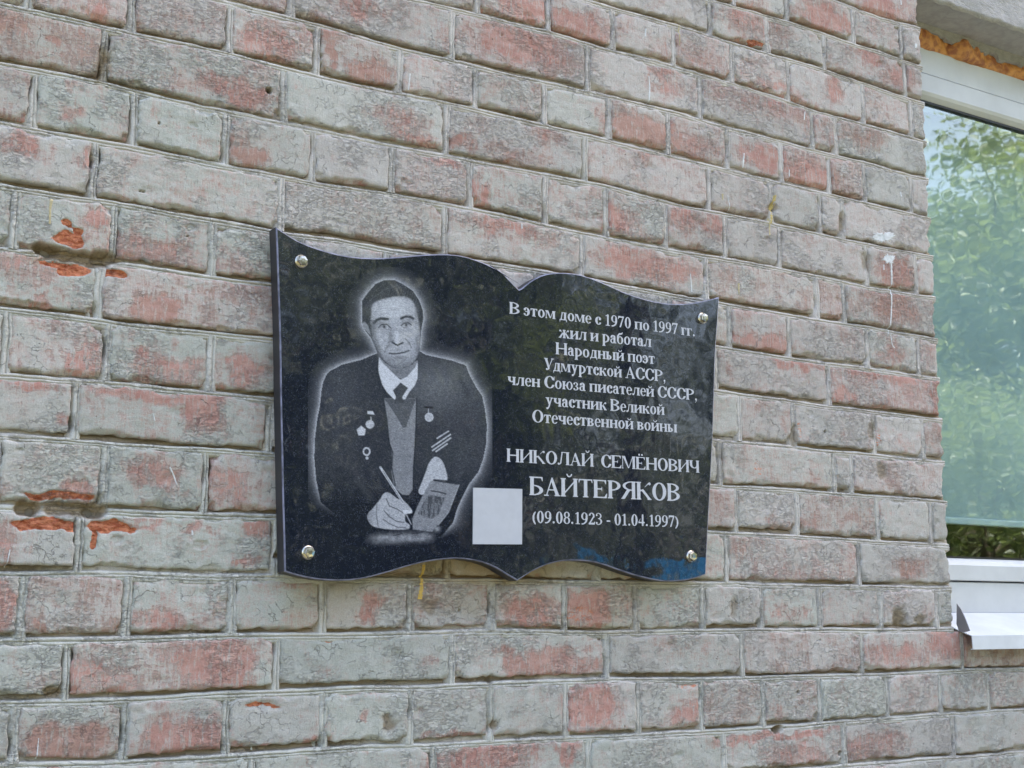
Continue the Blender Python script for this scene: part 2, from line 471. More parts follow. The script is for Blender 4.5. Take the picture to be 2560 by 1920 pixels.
def field(B, x, z, soft=.35, wa=1.0):
    f = np.zeros_like(x)
    wx = x + wa * (.016 * fbm(x * 45, z * 45, 3) + .010 * fbm(x * 130, z * 60, 23)); wz = z + wa * (.012 * fbm(x * 45 + 9, z * 45, 4) + .008 * fbm(x * 60, z * 150, 24))
    for X, Z, rx, rz, s, _ in B:
        d = np.sqrt(((wx - X) / rx) ** 2 + ((wz - Z) / rz) ** 2)
        f = np.maximum(f, s * (1 - sstep(soft, 1.5, d)))
    return f

def cavity(x, z):
    f = np.zeros_like(x)
    wx = x + .006 * fbm(x * 90, z * 90, 13, 2); wz = z + .004 * fbm(x * 90 + 5, z * 90, 14, 2)
    for X, Z, rx, rz, dp in CAVW:
        if dp <= 0: continue
        d = np.sqrt(((wx - X) / rx) ** 2 + ((wz - Z) / rz) ** 2)
        f = np.maximum(f, dp * (1 - sstep(.45, 1.1, d)))
    return f

def holes(x, z):
    f = np.zeros_like(x)
    for X, Z, r, dp in HOLEW:
        d = np.hypot(x - X, z - Z)
        f = np.maximum(f, dp * (1 - sstep(r * .75, r * 1.1, d)))
    return f

def stain_shade_f(x, z):
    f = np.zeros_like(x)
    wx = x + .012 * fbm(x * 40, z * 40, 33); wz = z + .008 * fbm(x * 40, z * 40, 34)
    for X, Z, rx, rz, s in STAIN_SHADE:
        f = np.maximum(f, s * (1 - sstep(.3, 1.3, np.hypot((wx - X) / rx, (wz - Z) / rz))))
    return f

def grid_faces(nx, nz):
    i = np.arange(nx - 1)[:, None]; j = np.arange(nz - 1)[None, :]
    a = (i * nz + j).ravel()
    return np.stack([a, a + nz, a + nz + 1, a + 1], 1)

wall = empty('brick_wall', (1.0, 0.0, H0 - .4))
tag(wall, 'old brick house wall with worn grey paint peeling off red bricks, to the left of the window', 'wall')

def edge_params(n, inner):
    a = [0, inner * .35, inner]
    mid = np.linspace(inner, 1 - inner, n - 4)[1:-1]
    return np.concatenate([[0, inner * .4, inner], mid, [1 - inner, 1 - inner * .4, 1]])

ALLV, ALLF = [], []       # for the ray casts of the paint marks
nv_total = 0
def remember(v, f):
    global nv_total
    ALLV.append(v); ALLF.append(f + nv_total); nv_total += len(v)

def brick_geom(xl, xr, lo, up, seed, dens=.0045, last=False):
    rs = np.random.default_rng(seed)
    w = xr - xl; hgt = .067
    has_hole = any(xl - .01 < h[0] < xr + .01 and bedz(lo, h[0]) - .005 < h[1] < bedz(up, h[0]) + .005 for h in HOLEW)
    if has_hole: dens = .0018
    nx = int(w / dens) + 6; nz = int(hgt / dens) + 6
    s = edge_params(nx, .0035 / w); t = edge_params(nz, .0035 / hgt)
    S, T = np.meshgrid(s, t, indexing='ij')
    jt = .0052 + rs.uniform(-.0012, .0012, 4)          # half joint left, right, bottom, top
    x0 = xl + jt[0]; x1 = xr - jt[1]
    if last: x1 = xr
    X = x0 + (x1 - x0) * S
    zb = bedz(lo, X) + jt[2] + .0030 + .0019 * vnoise(X * 9, seed * .37, 44); zt = bedz(up, X) - jt[3] + .0012
    Z = zb + (zt - zb) * T
    sk = rs.uniform(-.012, .012)
    X = X + sk * (Z - zb.mean() - hgt / 2)
    # uneven outline
    e = .0030
    X = X + e * (1 - S) ** 6 * fbm(Z * 110, seed * 1.7, 1) * 1.2 - e * S ** 6 * fbm(Z * 110, seed * 2.3, 2) * (0.9 if not last else 1.6)
    Z = Z + e * (1 - T) ** 6 * fbm(X * 80, seed * 3.1, 3) - e * T ** 6 * fbm(X * 80, seed * 4.7, 4)
    # distances to the border in metres
    dl = S * w; dr = (1 - S) * w; db = T * hgt; dt = (1 - T) * hgt
    de = np.minimum(np.minimum(dl, dr if not last else 1), np.minimum(db, dt))
    y = rs.uniform(-.0018, .0010) + rs.uniform(-.012, .012) * (X - (xl + xr) / 2) * (.26 / max(w, .12)) * .6 + rs.uniform(-.02, .02) * (Z - Z.mean())
    y = y + .0009 * fbm(X * 22, Z * 30 + seed, 6) + .0007 * fbm(X * 70, Z * 150 + seed, 7)
    rad = .0026
    y = y + .0026 * np.clip(1 - de / rad, 0, 1) ** 2
    # flaked corners and bitten edges
    chip = np.zeros_like(y)
    for cx, cz in ((0, 0), (0, 1), (1, 0), (1, 1)):
        if last and cx == 1: continue
        if rs.random() < .55:
            r = rs.uniform(.006, .018)
            d = np.hypot((S - cx) * w, (T - cz) * hgt * 1.3) + .004 * fbm(X * 160, Z * 160, seed + 3, 2)
            chip = np.maximum(chip, (1 - sstep(r * .5, r, d)) * rs.uniform(.003, .007))
    for q in range(rs.integers(2, 6)):
        cx = rs.random(); cz = 0 if rs.random() < .62 else 1
        rx = rs.uniform(.01, .035); rz = rs.uniform(.003, .008)
        d = np.hypot((S - cx) * w / rx, (T - cz) * hgt / rz) + .35 * fbm(X * 150, Z * 150, seed + 9, 2)
        chip = np.maximum(chip, (1 - sstep(.5, 1.0, d)) * rs.uniform(.002, .0055))
    for q in range(rs.integers(0, 3)):      # scabs fallen off the face
        cx = rs.random(); cz = rs.random(); r = rs.uniform(.006, .018)
        d = np.hypot((S - cx) * w, (T - cz) * hgt * 1.8) / r + .5 * fbm(X * 120, Z * 120, seed + 19, 2)
        chip = np.maximum(chip, (1 - sstep(.65, .9, d)) * rs.uniform(.0008, .002))
    if last:
        d = (1 - S) * w + .010 * fbm(Z * 60, seed * 1.1, 21, 3)
        y = y + .012 * np.clip(1 - d / .014, 0, 1) ** 2
        X = X - .006 * S ** 8 * (1 + fbm(Z * 50, seed * .7, 29, 3))
    cv = cavity(X, Z); ho = holes(X, Z) if has_hole else 0 * X
    og = sstep(.35, .6, field(B_or, X, Z, .6, .4))
    y = y + .0032 * og * (1 + .7 * fbm(X * 230, Z * 330, 88, 2))
    yy = y + chip + cv * (.35 + .65 * np.exp(-np.minimum(db, dt) / .012)) + ho
    V = np.stack([X, yy, Z + H0], -1).reshape(-1, 3)
    F = grid_faces(len(s), len(t))
    # skirts
    nxs, nzs = len(s), len(t)
    idx = np.arange(nxs * nzs).reshape(nxs, nzs)
    loop = np.concatenate([idx[:, 0], idx[-1, 1:], idx[::-1, -1][1:], idx[0, ::-1][1:-1]])
    sk_v = V[loop].copy(); sk_v[:, 1] = .020 if not last else .02
    cen = np.array([X.mean(), 0, Z.mean() + H0]); sk_v += (cen - sk_v) * np.array([.012, 0, .02])
    if last:
        right = loop_right = np.isclose(S.reshape(-1)[loop], 1.0)
        sk_v[right, 1] = .125; sk_v[right, 0] = V[loop][right, 0]
    n = len(loop); base = len(V)
    a = np.arange(n); b = (a + 1) % n
    F2 = np.stack([loop[b], loop[a], base + a, base + b], 1)
    V = np.concatenate([V, sk_v]); F = np.concatenate([F[:, ::1], F2])
    xf, zf = V[:, 0], V[:, 2] - H0
    wr = field(B_red, xf, zf); wg = field(B_or, xf, zf, .6, .4)
    base_r = rs.uniform(-.12, .22) if rs.random() < .7 else rs.uniform(.1, .4)
    wr = np.clip(wr + base_r * .95, -.35, 1.1)
    chv = np.concatenate([chip.reshape(-1), chip.reshape(-1)[loop]])
    cvv = np.concatenate([cv.reshape(-1), cv.reshape(-1)[loop]])
    wr = wr + chv * 60 * (rs.random() < .5)
    wb = np.clip(cvv * 110, 0, 1)
    wb[base:] = .8
    hv = np.concatenate([ho.reshape(-1), ho.reshape(-1)[loop]])
    wb = np.clip(np.maximum(wb, hv * 100), 0, 1)
    attr = np.stack([wr, wg, wb, stain_shade_f(xf, zf)], 1)
    return V, F, attr

serial = 0
extraV, extraF, extraA, enum_ = [], [], [], 0
head_joints = []
for ri, (lo, up, hj) in enumerate(rows):
    par = ((ORDER.index(lo) if lo in ORDER else ri) % 2) == (ORDER.index('k') % 2)
    zmid = (float(bedz(lo, 1.0)) + float(bedz(up, 1.0))) / 2
    low = zmid < -.05
    xr = XR_LOW if low else CORNER
    hj = complete(hj, lo, par, xr)
    edges = [hj[0] - (.13 if par else .258)] + hj
    edges = [e for e in edges if e < xr - .02] + [xr]
    for a, b in zip(edges[:-1], edges[1:]):
        serial += 1
        last = (b == xr) and not low
        if a > XL - .02: head_joints.append((a, lo, up))
        # is it inside the picture?
        pc = np.array([[a, 0, zmid], [b, 0, zmid]]) - np.array([0, -DIST, 0])
        u = 1280 + F_PX * (pc @ CR) / (pc @ CF); v = 960 - F_PX * (pc @ CU) / (pc @ CF)
        vis = u[1] > -60 and u[0] < 2620 and v.min() < 2000 and v.max() > -90
        V, F, A = brick_geom(a, b, lo, up, serial, .0036 if vis else .010, last)
        if vis:
            loc = ((a + b) / 2, 0, zmid + H0)
            o = mesh_obj('brick', V, F, M_brick, wall, True, loc, {'wear_and_shade': A})
            o.color = (random.random(), random.random(), random.random(), 1)
            remember(V, F)
        else:
            extraF.append(F + enum_); extraV.append(V); extraA.append(A); enum_ += len(V)
o = mesh_obj('outlying_bricks', np.concatenate(extraV), np.concatenate(extraF), M_brick, wall, True, None, {'wear_and_shade': np.concatenate(extraA)})
o['kind'] = 'stuff'
o.color = (.5, .5, .5, 1)

# ---- mortar: ridged bed joints and head joints
mV, mF, mA, mn = [], [], [], 0
def mort(V, F, A):
    global mn
    mV.append(V); mF.append(F + mn); mA.append(A); mn += len(V)
prof = np.array([  # across the joint: offset (units of half joint), recess (mm), brownness
    (2.6, 19, .9), (1.75, 11.0, .95), (1.30, 9.5, .95), (1.0, 9.0, .95), (.76, 8.6, .9), (.62, 6.6, .7), (.52, 1.8, .05), (.36, .3, 0), (.12, -.2, 0), (-.08, .2, 0), (-.17, 2.0, .1), (-.24, 2.1, .2), (-.31, .6, 0),
    (-.50, .1, 0), (-.72, .4, 0), (-.80, 1.8, .15), (-.95, .6, 0), (-1.4, 2.4, 0), (-2.6, 19, 0)])
for ki, k in enumerate(keys):
    z1 = float(bedz(k, 1.0)); xr = (XR_LOW if z1 < -.03 else CORNER - .003)
    xs = np.arange(XL - .12, xr + .001, .0026)
    zc = bedz(k, xs)
    o_, r_, b_ = prof[:, 0], prof[:, 1], prof[:, 2]
    half = .0061 + .0008 * vnoise(xs * 12, ki * 5.0, 31)
    sm = sstep(-.45, .15, vnoise(xs * 7 + ki * 13, ki * 3.3, 33))     # 1 = cleanly tooled, 0 = smeared
    Zm = zc[:, None] + o_[None, :] * half[:, None] + .0007 * vnoise(xs[:, None] * 60, o_[None, :] * 2 + ki * 7, 35) + (.0012 * vnoise(xs * 9, ki * 2.0, 37))[:, None]
    rec = r_[None, :] * (0.62 + .38 * sm[:, None]) + (1 - sm[:, None]) * .8
    rec[:, 0] = 19; rec[:, -1] = 19
    Xm = np.repeat(xs[:, None], len(o_), 1)
    rec = rec / 1000 + .0011 * fbm(Xm * 55, Zm * 220, 41, 3) * (1.6 - sm[:, None]) + .0006
    cv = cavity(Xm, Zm); ho = holes(Xm, Zm)
    rec = np.maximum(rec, rec * .4 + cv) + ho
    V = np.stack([Xm, rec, Zm + H0], -1).reshape(-1, 3)
    F = grid_faces(len(xs), len(o_))[:, ::-1]
    wr = .3 * field(B_red, V[:, 0], V[:, 2] - H0) - .1
    wg = .35 * field(B_or, V[:, 0], V[:, 2] - H0, .6, .4)
    wb = np.clip(b_[None, :] * (.6 + .4 * sm[:, None]) + cv * 120 + ho * 90, 0, 1).reshape(-1)
    mort(V, F, np.stack([wr, wg, wb, stain_shade_f(V[:, 0], V[:, 2] - H0)], 1))
prof2 = np.array([(-2.4, 19, .5), (-1.35, 5.5, .5), (-.95, 3.6, .4), (-.68, 2.4, .2), (-.54, .9, 0), (-.1, .5, 0), (.25, .7, 0), (.36, 2.0, .15), (.46, 2.0, .1), (.56, .7, 0), (.90, 1.0, .05), (1.35, 3.2, .1), (2.4, 19, .4)])
for hi, (x, lo, up) in enumerate(head_joints):
    z0, z1 = float(bedz(lo, x)) + .002, float(bedz(up, x)) - .003
    zs = np.linspace(z0, z1, 22)
    o_, r_, b_ = prof2[:, 0], prof2[:, 1], prof2[:, 2]
    half = .0056 + .0012 * vnoise(zs * 20, hi * 5.0, 51)
    dp = .6 + 1.3 * RNG.random() ** 1.5
    wob = .0012 * vnoise(zs * 30, hi * 7.7, 53)
    Xm = x + wob[:, None] + o_[None, :] * half[:, None] + .0009 * vnoise(zs[:, None] * 90, o_[None, :] * 2 + hi * 3, 55)
    Zm = np.repeat(zs[:, None], len(o_), 1)
    rec = (r_[None, :] * dp) / 1000 + .0014 * fbm(Xm * 120, Zm * 70, 57, 3)
    rec[:, 0] = .019; rec[:, -1] = .019
    # open holes in some joints
    if RNG.random() < .5:
        zc = RNG.uniform(z0, z1); rec += .015 * np.exp(-((Zm - zc) / RNG.uniform(.005, .018)) ** 2) * np.exp(-((Xm - x + .0035) / .0026) ** 2)
    cv = cavity(Xm, Zm)
    rec = np.maximum(rec, rec * .4 + cv)
    V = np.stack([Xm, rec, Zm + H0], -1).reshape(-1, 3)
    F = grid_faces(len(zs), len(o_))
    wr = .3 * field(B_red, V[:, 0], V[:, 2] - H0) - .1
    wb = np.clip(b_[None, :] * (.4 + .8 * (dp > .9)) + cv * 120 + 0 * Zm, 0, 1).reshape(-1)
    mort(V, F, np.stack([wr, 0 * wr, wb, stain_shade_f(V[:, 0], V[:, 2] - H0)], 1))
MV, MF, MA = np.concatenate(mV), np.concatenate(mF), np.concatenate(mA)
remember(MV, MF)
mo = mesh_obj('mortar', MV, MF, M_mortar, wall, True, None, {'wear_and_shade': MA})
mo.color = (.5, .36, 1.6, 1)
# solid core behind the joints
M_core = simple('mortar_core', (.25, .21, .16), .95, var=.2, scale=60, bump=.003)
bm = bmesh.new()
ZB, ZT = H0 - .40, H0 + 1.289
add_box(bm, XL - .13, .0185, ZB, CORNER - .004, .30, ZT)
add_box(bm, CORNER - .004, .0185, ZB, XR_LOW, .30, H0 - .024)
bm_obj('wall_core', bm, M_core, wall)

# ------------------------------------------------------------------ paint marks that lie on the uneven wall
bvh = BVHTree.FromPolygons(np.concatenate(ALLV).tolist(), np.concatenate(ALLF).tolist())
def surf(x, z):
    h = bvh.ray_cast(Vector((x, -.3, z + H0)), Vector((0, 1, 0)), .5)
    return h[0].y if h[0] is not None else .004
def drip(name, pts, wid, mat):
    """pts: photo px centre line, wid: widths in px"""
    P = []
    for (a, b), (c, d), w0, w1 in zip(pts[:-1], pts[1:], wid[:-1], wid[1:]):
        n = max(2, int(math.hypot(c - a, d - b) / 3))
        for q in range(n):
            f = q / n; P.append((a + (c - a) * f, b + (d - b) * f, w0 + (w1 - w0) * f))
    P.append((*pts[-1], wid[-1]))
    V = []; F = []
    for i, (px, py, w) in enumerate(P):
        w = max(.6, w * (1 + .35 * math.sin(i * 2.1) * random.random()))
        for s in (-.5, 0, .5):
            x, z = on((px + s * w, py + 0))
            V.append((x, surf(x, z) - (.0007 if s == 0 else .0002), z + H0))
        if i:
            k = i * 3
            F += [[k - 3, k - 2, k + 1, k], [k - 2, k - 1, k + 2, k + 1]]
    return mesh_obj(name, V, F, mat, wall, True, None)
def splash(name, cx, cy, rx, ry, mat, seed=1, n=44):
    V = []; F = []
    rings = 7
    for r in range(rings + 1):
        for q in range(n):
            a = 2 * math.pi * q / n
            k = r / rings * (1 + .55 * float(fbm(np.array(q * .33), np.array(seed * 1.0), seed)) + .25 * math.sin(q * 3.7 + seed))
            x, z = on((cx + rx * k * math.cos(a), cy + ry * k * math.sin(a)))
            V.append((x, surf(x, z) - (.0007 if r < rings else .0001), z + H0))
    for r in range(rings):
        for q in range(n):
            F.append([r * n + q, r * n + (q + 1) % n, (r + 1) * n + (q + 1) % n, (r + 1) * n + q])
    return mesh_obj(name, V, F, mat, wall, True, None)
M_wpaint = simple('white_paint', (.60, .60, .60), .6, var=.1, scale=200)
M_ypaint = simple('mustard_paint', (.52, .33, .07), .6, var=.2, scale=300)
M_ypale = simple('pale_mustard_paint', (.46, .38, .22), .7, var=.2, scale=300)
splash('white_paint_splash', 2208, 594, 24, 12, M_wpaint, 2)
splash('white_paint_splash', 2222, 648, 13, 12, M_wpaint, 5)
drip('white_paint_drip', [(2226, 640), (2228, 700), (2228, 760), (2224, 812), (2221, 835)], [5, 3.2, 3, 2.6, 2], M_wpaint)
drip('white_paint_drip', [(2226, 836), (2230, 862), (2236, 870)], [2, 2, 3], M_wpaint)
for pts, w in (([(1622, 190), (1625, 215), (1624, 235), (1623, 256)], [2, 3, 4, 2]), ([(1861, 382), (1859, 402), (1858, 419)], [2, 4.5, 2]),
               ([(1974, 424), (1973, 450)], [2, 3]), ([(1613, 72), (1612, 92)], [3, 4]), ([(1820, 488), (1828, 526)], [1.5, 3]), ([(1727, 684), (1731, 730)], [1.5, 3.5]),
               ([(424, 1168), (435, 1190), (442, 1212)], [4, 4, 2]), ([(24, 1374), (15, 1418)], [3, 3]), ([(480, 1326), (481, 1338)], [3, 5]), ([(636, 1864), (635, 1876)], [2, 5]),
               ([(97, 1845), (92, 1898)], [2, 4]), ([(2252, 0), (2253, 12)], [2, 3]), ([(2288, 110), (2288, 120)], [5, 6]), ([(1024, 185), (1020, 226)], [3, 2]), ([(1303, 560), (1304, 572)], [3, 3]),
               ([(2250, 480), (2252, 492)], [3, 3]), ([(2208, 662), (2208, 675)], [2, 3]), ([(2011, 280), (2009, 300)], [2, 3]), ([(383, 1034), (387, 1052)], [2, 3])):
    drip('white_paint_drip', pts, w, M_wpaint)
for pts, w in (([(1937, 488), (1932, 520), (1928, 560)], [6, 8, 5]), ([(1925, 545), (1925, 588)], [5, 3]), ([(1807, 484), (1808, 500)], [5, 2])):
    drip('mustard_paint_streak', pts, w, M_ypale if w[0] < 6 else simple('mustard_streak', (.48, .36, .13), .7, var=.2, scale=300))
drip('mustard_paint_streak', [(1061, 1412), (1056, 1440), (1054, 1470), (1050, 1498)], [8, 6, 9, 11], M_ypaint)
drip('mustard_paint_streak', [(129, 497), (125, 520), (124, 560)], [9, 6, 5], M_ypale)
drip('mustard_paint_streak', [(1847, 708), (1848, 736)], [5, 2], M_ypale)
drip('mustard_paint_streak', [(1698, 50), (1698, 115)], [4, 2], M_ypale)

# ------------------------------------------------------------------ rest of the house
def facade_mat():
    t = NT('far_brickwork')
    b = t.node('TexBrick'); mp = t.node('Mapping'); t.put(mp.inputs['Vector'], t.pos())
    mp.inputs['Rotation'].default_value = (math.radians(90), 0, 0)
    t.put(b.inputs['Vector'], mp.outputs[0])
    b.inputs['Scale'].default_value = 1.0; b.inputs['Brick Width'].default_value = .26; b.inputs['Row Height'].default_value = .077
    b.inputs['Mortar Size'].default_value = .005
    b.inputs['Color1'].default_value = (.38, .36, .34, 1); b.inputs['Color2'].default_value = (.40, .27, .23, 1); b.inputs['Mortar'].default_value = (.33, .31, .28, 1)
    n = t.noise(t.pos(), 30, 6)
    c = t.mix(t.ramp(n, .4, .6), b.outputs['Color'], (.38, .37, .34))
    t.put(t.b.inputs['Base Color'], c); t.b.inputs['Roughness'].default_value = .9
    h = t.math('ADD', t.math('MULTIPLY', b.outputs['Fac'], -1.0), t.math('MULTIPLY', n, .5))
    t.put(t.b.inputs['Normal'], t.bump(h, .006))
    return t.m
M_fac = facade_mat()
house = empty('apartment_house', (1.0, .2, 0))
tag(house, 'brick apartment house that carries the plaque wall and the window', 'building')
WX1 = 3.46           # right jamb of the window
bm = bmesh.new()
add_box(bm, -9, .003, 0, XL - .125, .30, 9)                       # left of the detailed part
add_box(bm, XL - .125, .003, 0, XR_LOW, .30, ZB - .003)
add_box(bm, XL - .125, .003, ZT + .003, CORNER - .004, .30, 9)
add_box(bm, XR_LOW + .001, .003, 0, WX1, .30, H0 - .024)
add_box(bm, WX1 + .001, .003, 0, 14, .30, 9)
add_box(bm, CORNER - .003, .003, H0 + 1.50, WX1, .30, 9)
bm_obj('outer_wall', bm, M_fac, house)
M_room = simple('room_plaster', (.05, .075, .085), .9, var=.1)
bm = bmesh.new()
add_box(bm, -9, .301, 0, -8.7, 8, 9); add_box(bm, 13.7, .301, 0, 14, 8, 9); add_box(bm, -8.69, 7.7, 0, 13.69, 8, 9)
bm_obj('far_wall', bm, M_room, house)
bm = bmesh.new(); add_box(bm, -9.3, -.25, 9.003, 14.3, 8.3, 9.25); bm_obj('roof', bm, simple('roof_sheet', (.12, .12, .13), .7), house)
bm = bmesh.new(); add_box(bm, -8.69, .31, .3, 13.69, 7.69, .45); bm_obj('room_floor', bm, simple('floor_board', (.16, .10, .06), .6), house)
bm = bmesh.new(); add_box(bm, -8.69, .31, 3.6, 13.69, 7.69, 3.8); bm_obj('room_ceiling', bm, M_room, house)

# lintel: rough plastered front, smooth soffit, torn rear lip
def plaster(name, col, k):
    t = NT(name)
    P = t.pos()
    n1 = t.noise(t.mapping(P, (1, 1, 2.2)), 45, 6, .7, .6); n2 = t.noise(P, 300, 4, .7)
    c = t.mix(t.ramp(n1, .35, .65), col, tuple(v * .80 for v in col))
    t.put(t.b.inputs['Base Color'], c); t.b.inputs['Roughness'].default_value = .9
    t.put(t.b.inputs['Normal'], t.bump(t.math('ADD', n1, t.math('MULTIPLY', n2, .3)), k))
    return t.m
lintel = empty('lintel', (CORNER, 0, H0 + 1.212))
tag(lintel, 'grey concrete lintel with a rough front over the window at the top right', 'lintel')
M_soff = plaster('smooth_concrete', (.40, .375, .365), .0006)
M_rough = plaster('rough_plaster', (.48, .45, .43), .006)
ZL = H0 + 1.212
bm = bmesh.new(); add_box(bm, CORNER - .0030, .006, ZL, WX1, .13, ZL + .287, .0015)
bm_obj('lintel_beam', bm, M_soff, lintel)
nx, nz = 130, 40
xs = np.linspace(CORNER + .0, WX1, nx); zs = np.linspace(0, 1, nz)
X, T = np.meshgrid(xs, zs, indexing='ij')
Z = .0 + .287 * T ** 1.4 + (1 - T) ** 8 * .004 * fbm(X * 40, T * 0, 61)
Y = -.002 - .0035 * fbm(X * 40, Z * 80, 62, 4) + .008 * (1 - sstep(0, .05, T))
mesh_obj('rough_render_coat', np.stack([X, Y, Z + ZL - .002], -1).reshape(-1, 3), grid_faces(nx, nz), M_rough, lintel, True)
# torn flakes of plaster hanging at the back of the soffit
V = []; F = []
x = CORNER + .05
xs = np.arange(CORNER + .04, 3.2, .006)
low = .016 + .010 * fbm(xs * 25, xs * 0, 71, 4) + .008 * (vnoise(xs * 60, xs * 0, 72) > .1)
for i, xx in enumerate(xs):
    V += [(xx, .084, ZL + .002), (xx, .086 + .002 * math.sin(i), ZL - max(.002, low[i])), (xx, .094, ZL - max(.002, low[i]) - .001), (xx, .094, ZL + .002)]
    if i:
        k = i * 4
        F += [[k - 4, k, k + 1, k - 3], [k - 3, k + 1, k + 2, k - 2], [k - 2, k + 2, k + 3, k - 1]]
mesh_obj('torn_plaster_edge', V, F, plaster('torn_plaster', (.34, .32, .30), .002), lintel, False)

# ------------------------------------------------------------------ window
win = empty('window', (CORNER + .02, .10, H0 + .01))
tag(win, 'white plastic window with a metal drip sill at the right edge of the wall', 'window')
M_pvc = simple('white_plastic', (.56, .56, .56), .42, var=.07, scale=9)
M_rub = simple('black_gasket', (.012, .012, .013), .6)
M_alu = simple('white_metal', (.62, .63, .65), .65, var=.07, scale=14)
ZG0, ZG1 = H0 + .1154, H0 + 1.054
XJ = 1.940
yf = .100
bm = bmesh.new()
extrude_profile(bm, [(yf, ZG1 + .057), (yf, H0 + 1.1660), (yf + .002, H0 + 1.1680), (yf + .06, H0 + 1.168), (yf + .06, ZG1 + .057)], XJ, WX1)
extrude_profile(bm, [(yf, H0 + .0105), (yf, H0 + .0675), (yf + .002, H0 + .0690), (yf + .06, H0 + .069), (yf + .06, H0 + .0105)], XJ, WX1)
add_box(bm, XJ, yf + .001, H0 + .0692, XJ + .055, yf + .06, ZG1 + .0568, .002)
add_box(bm, WX1 - .055, yf + .001, H0 + .0692, WX1, yf + .06, ZG1 + .0568, .002)
bm_obj('outer_frame', bm, M_pvc, win)
bm = bmesh.new()
sx0, sx1 = XJ + .058, WX1 - .058
zt0, zt1 = ZG1, ZG1 + .0535
extrude_profile(bm, [(yf - .006, zt0 + .014), (yf - .006, zt1 - .002), (yf - .004, zt1), (yf + .05, zt1), (yf + .05, zt0), (yf + .008, zt0), (yf - .002, zt0 + .008)], sx0, sx1)
extrude_profile(bm, [(yf - .006, H0 + .0730), (yf - .006, H0 + .1010), (yf - .002, H0 + .1075), (yf + .008, H0 + .1154), (yf + .05, H0 + .1154), (yf + .05, H0 + .0715), (yf - .004, H0 + .0715)], sx0, sx1)
add_box(bm, sx0, yf - .0055, H0 + .1156, sx0 + .045, yf + .05, ZG1 - .0002, .002)
add_box(bm, sx1 - .045, yf - .0055, H0 + .1156, sx1, yf + .05, ZG1 - .0002, .002)
bm_obj('sash', bm, M_pvc, win)
bm = bmesh.new()
add_box(bm, sx0, yf + .002, zt1 + .0003, sx1, yf + .03, zt1 + .0032)
add_box(bm, sx0 + .045, yf + .006, zt0 - .0050, sx1 - .045, yf + .02, zt0 - .0004)
add_box(bm, sx0 + .045, yf + .006, H0 + .1158, sx1 - .045, yf + .02, H0 + .1185)
bm_obj('gasket', bm, M_rub, win)
t = NT('window_glass')
fr = t.node('Fresnel'); fr.inputs['IOR'].default_value = 2.7
gl = t.node('BsdfGlossy'); gl.inputs['Roughness'].default_value = .020; gl.inputs['Color'].default_value = (.93, 1.0, .97, 1)
nb = t.noise(t.pos(), 7, 2); 
t.put(gl.inputs['Normal'], t.bump(nb, .0003, 1.0))
tr = t.node('BsdfTransparent'); tr.inputs['Color'].default_value = (.89, .95, .955, 1)
mx = t.node('MixShader'); bf = t.math('SUBTRACT', 1.0, t.node('NewGeometry').outputs['Backfacing']); t.put(mx.inputs[0], t.math('MULTIPLY', fr.outputs[0], bf)); t.put(mx.inputs[1], tr.outputs[0]); t.put(mx.inputs[2], gl.outputs[0])
t.put(t.out.inputs[0], mx.outputs[0])
bm = bmesh.new(); add_box(bm, sx0 + .044, yf + .012, ZG0 - .004, sx1 - .044, yf + .016, ZG1 + .004)
bm_obj('pane', bm, t.m, win)
# drip sill
bm = bmesh.new()
th = .0012
sec = [(yf + .004, H0 + .0098), (yf - .010, H0 + .0100), (-.030, H0 - .0311), (-.0312, H0 - .0555), (-.026, H0 - .0560)]
sec2 = [(-.0262, H0 - .0545), (-.0300, H0 - .0540), (-.0288, H0 - .0322), (yf - .010, H0 + .0085), (yf + .004, H0 + .0083)]
extrude_profile(bm, sec + sec2, CORNER + .0035, WX1)
bm_obj('drip_sill', bm, M_alu, win)
def onx(px, X):
    d = (px[0] - 1280) * CR - (px[1] - 960) * CU + F_PX * CF
    t = X / d[0]
    return (X, d[1] * t - DIST, d[2] * t + H0)
bm = bmesh.new()      # bent-up end tab of the sill at the brick corner
for pts in ([onx(q, 1.9712) for q in ((2391.5, 1508), (2402, 1522), (2412, 1543), (2425, 1577), (2410, 1581), (2398, 1579), (2391, 1560))],):
    a = [bm.verts.new(p) for p in pts]; b = [bm.verts.new((p[0] + .0012, p[1], p[2])) for p in pts]
    bm.faces.new(a[::-1]); bm.faces.new(b)
    for i in range(len(a)): bm.faces.new((a[i], a[(i + 1) % len(a)], b[(i + 1) % len(a)], b[i]))
bmesh.ops.recalc_face_normals(bm, faces=bm.faces)
bm_obj('sill_end_tab', bm, simple('bare_zinc', (.30, .29, .31), .45, .6), win)
# small white clip on the frame
bm = bmesh.new(); add_box(bm, XJ + .0, yf - .012, H0 + .0345, XJ + .075, yf - .0002, H0 + .0455, .001); bm_obj('frame_cover_strip', bm, M_pvc, win)
# expanding foam
foam_m = NT('builder_foam'); P = foam_m.pos(); n1 = foam_m.noise(P, 45, 4, .6); n2 = foam_m.noise(P, 260, 3)
foam_m.put(foam_m.b.inputs['Base Color'], foam_m.mix(foam_m.ramp(n1, .38, .62), (.30, .095, .035), (.60, .27, .075)))
foam_m.b.inputs['Roughness'].default_value = .55
foam_m.put(foam_m.b.inputs['Normal'], foam_m.bump(foam_m.math('ADD', n1, foam_m.math('MULTIPLY', n2, .15)), .004))
nx, nz = 420, 16
X, T = np.meshgrid(np.linspace(XJ - .006, 3.4, nx), np.linspace(0, math.pi, nz), indexing='ij')
bul = .022 + .012 * fbm(X * 14, X * 0, 81, 2) + .006 * fbm(X * 40, T * 1.5, 82, 3) + .010 * np.exp(-((X - 2.195) / .016) ** 2) - .006 * np.exp(-((X - 2.168) / .006) ** 2)
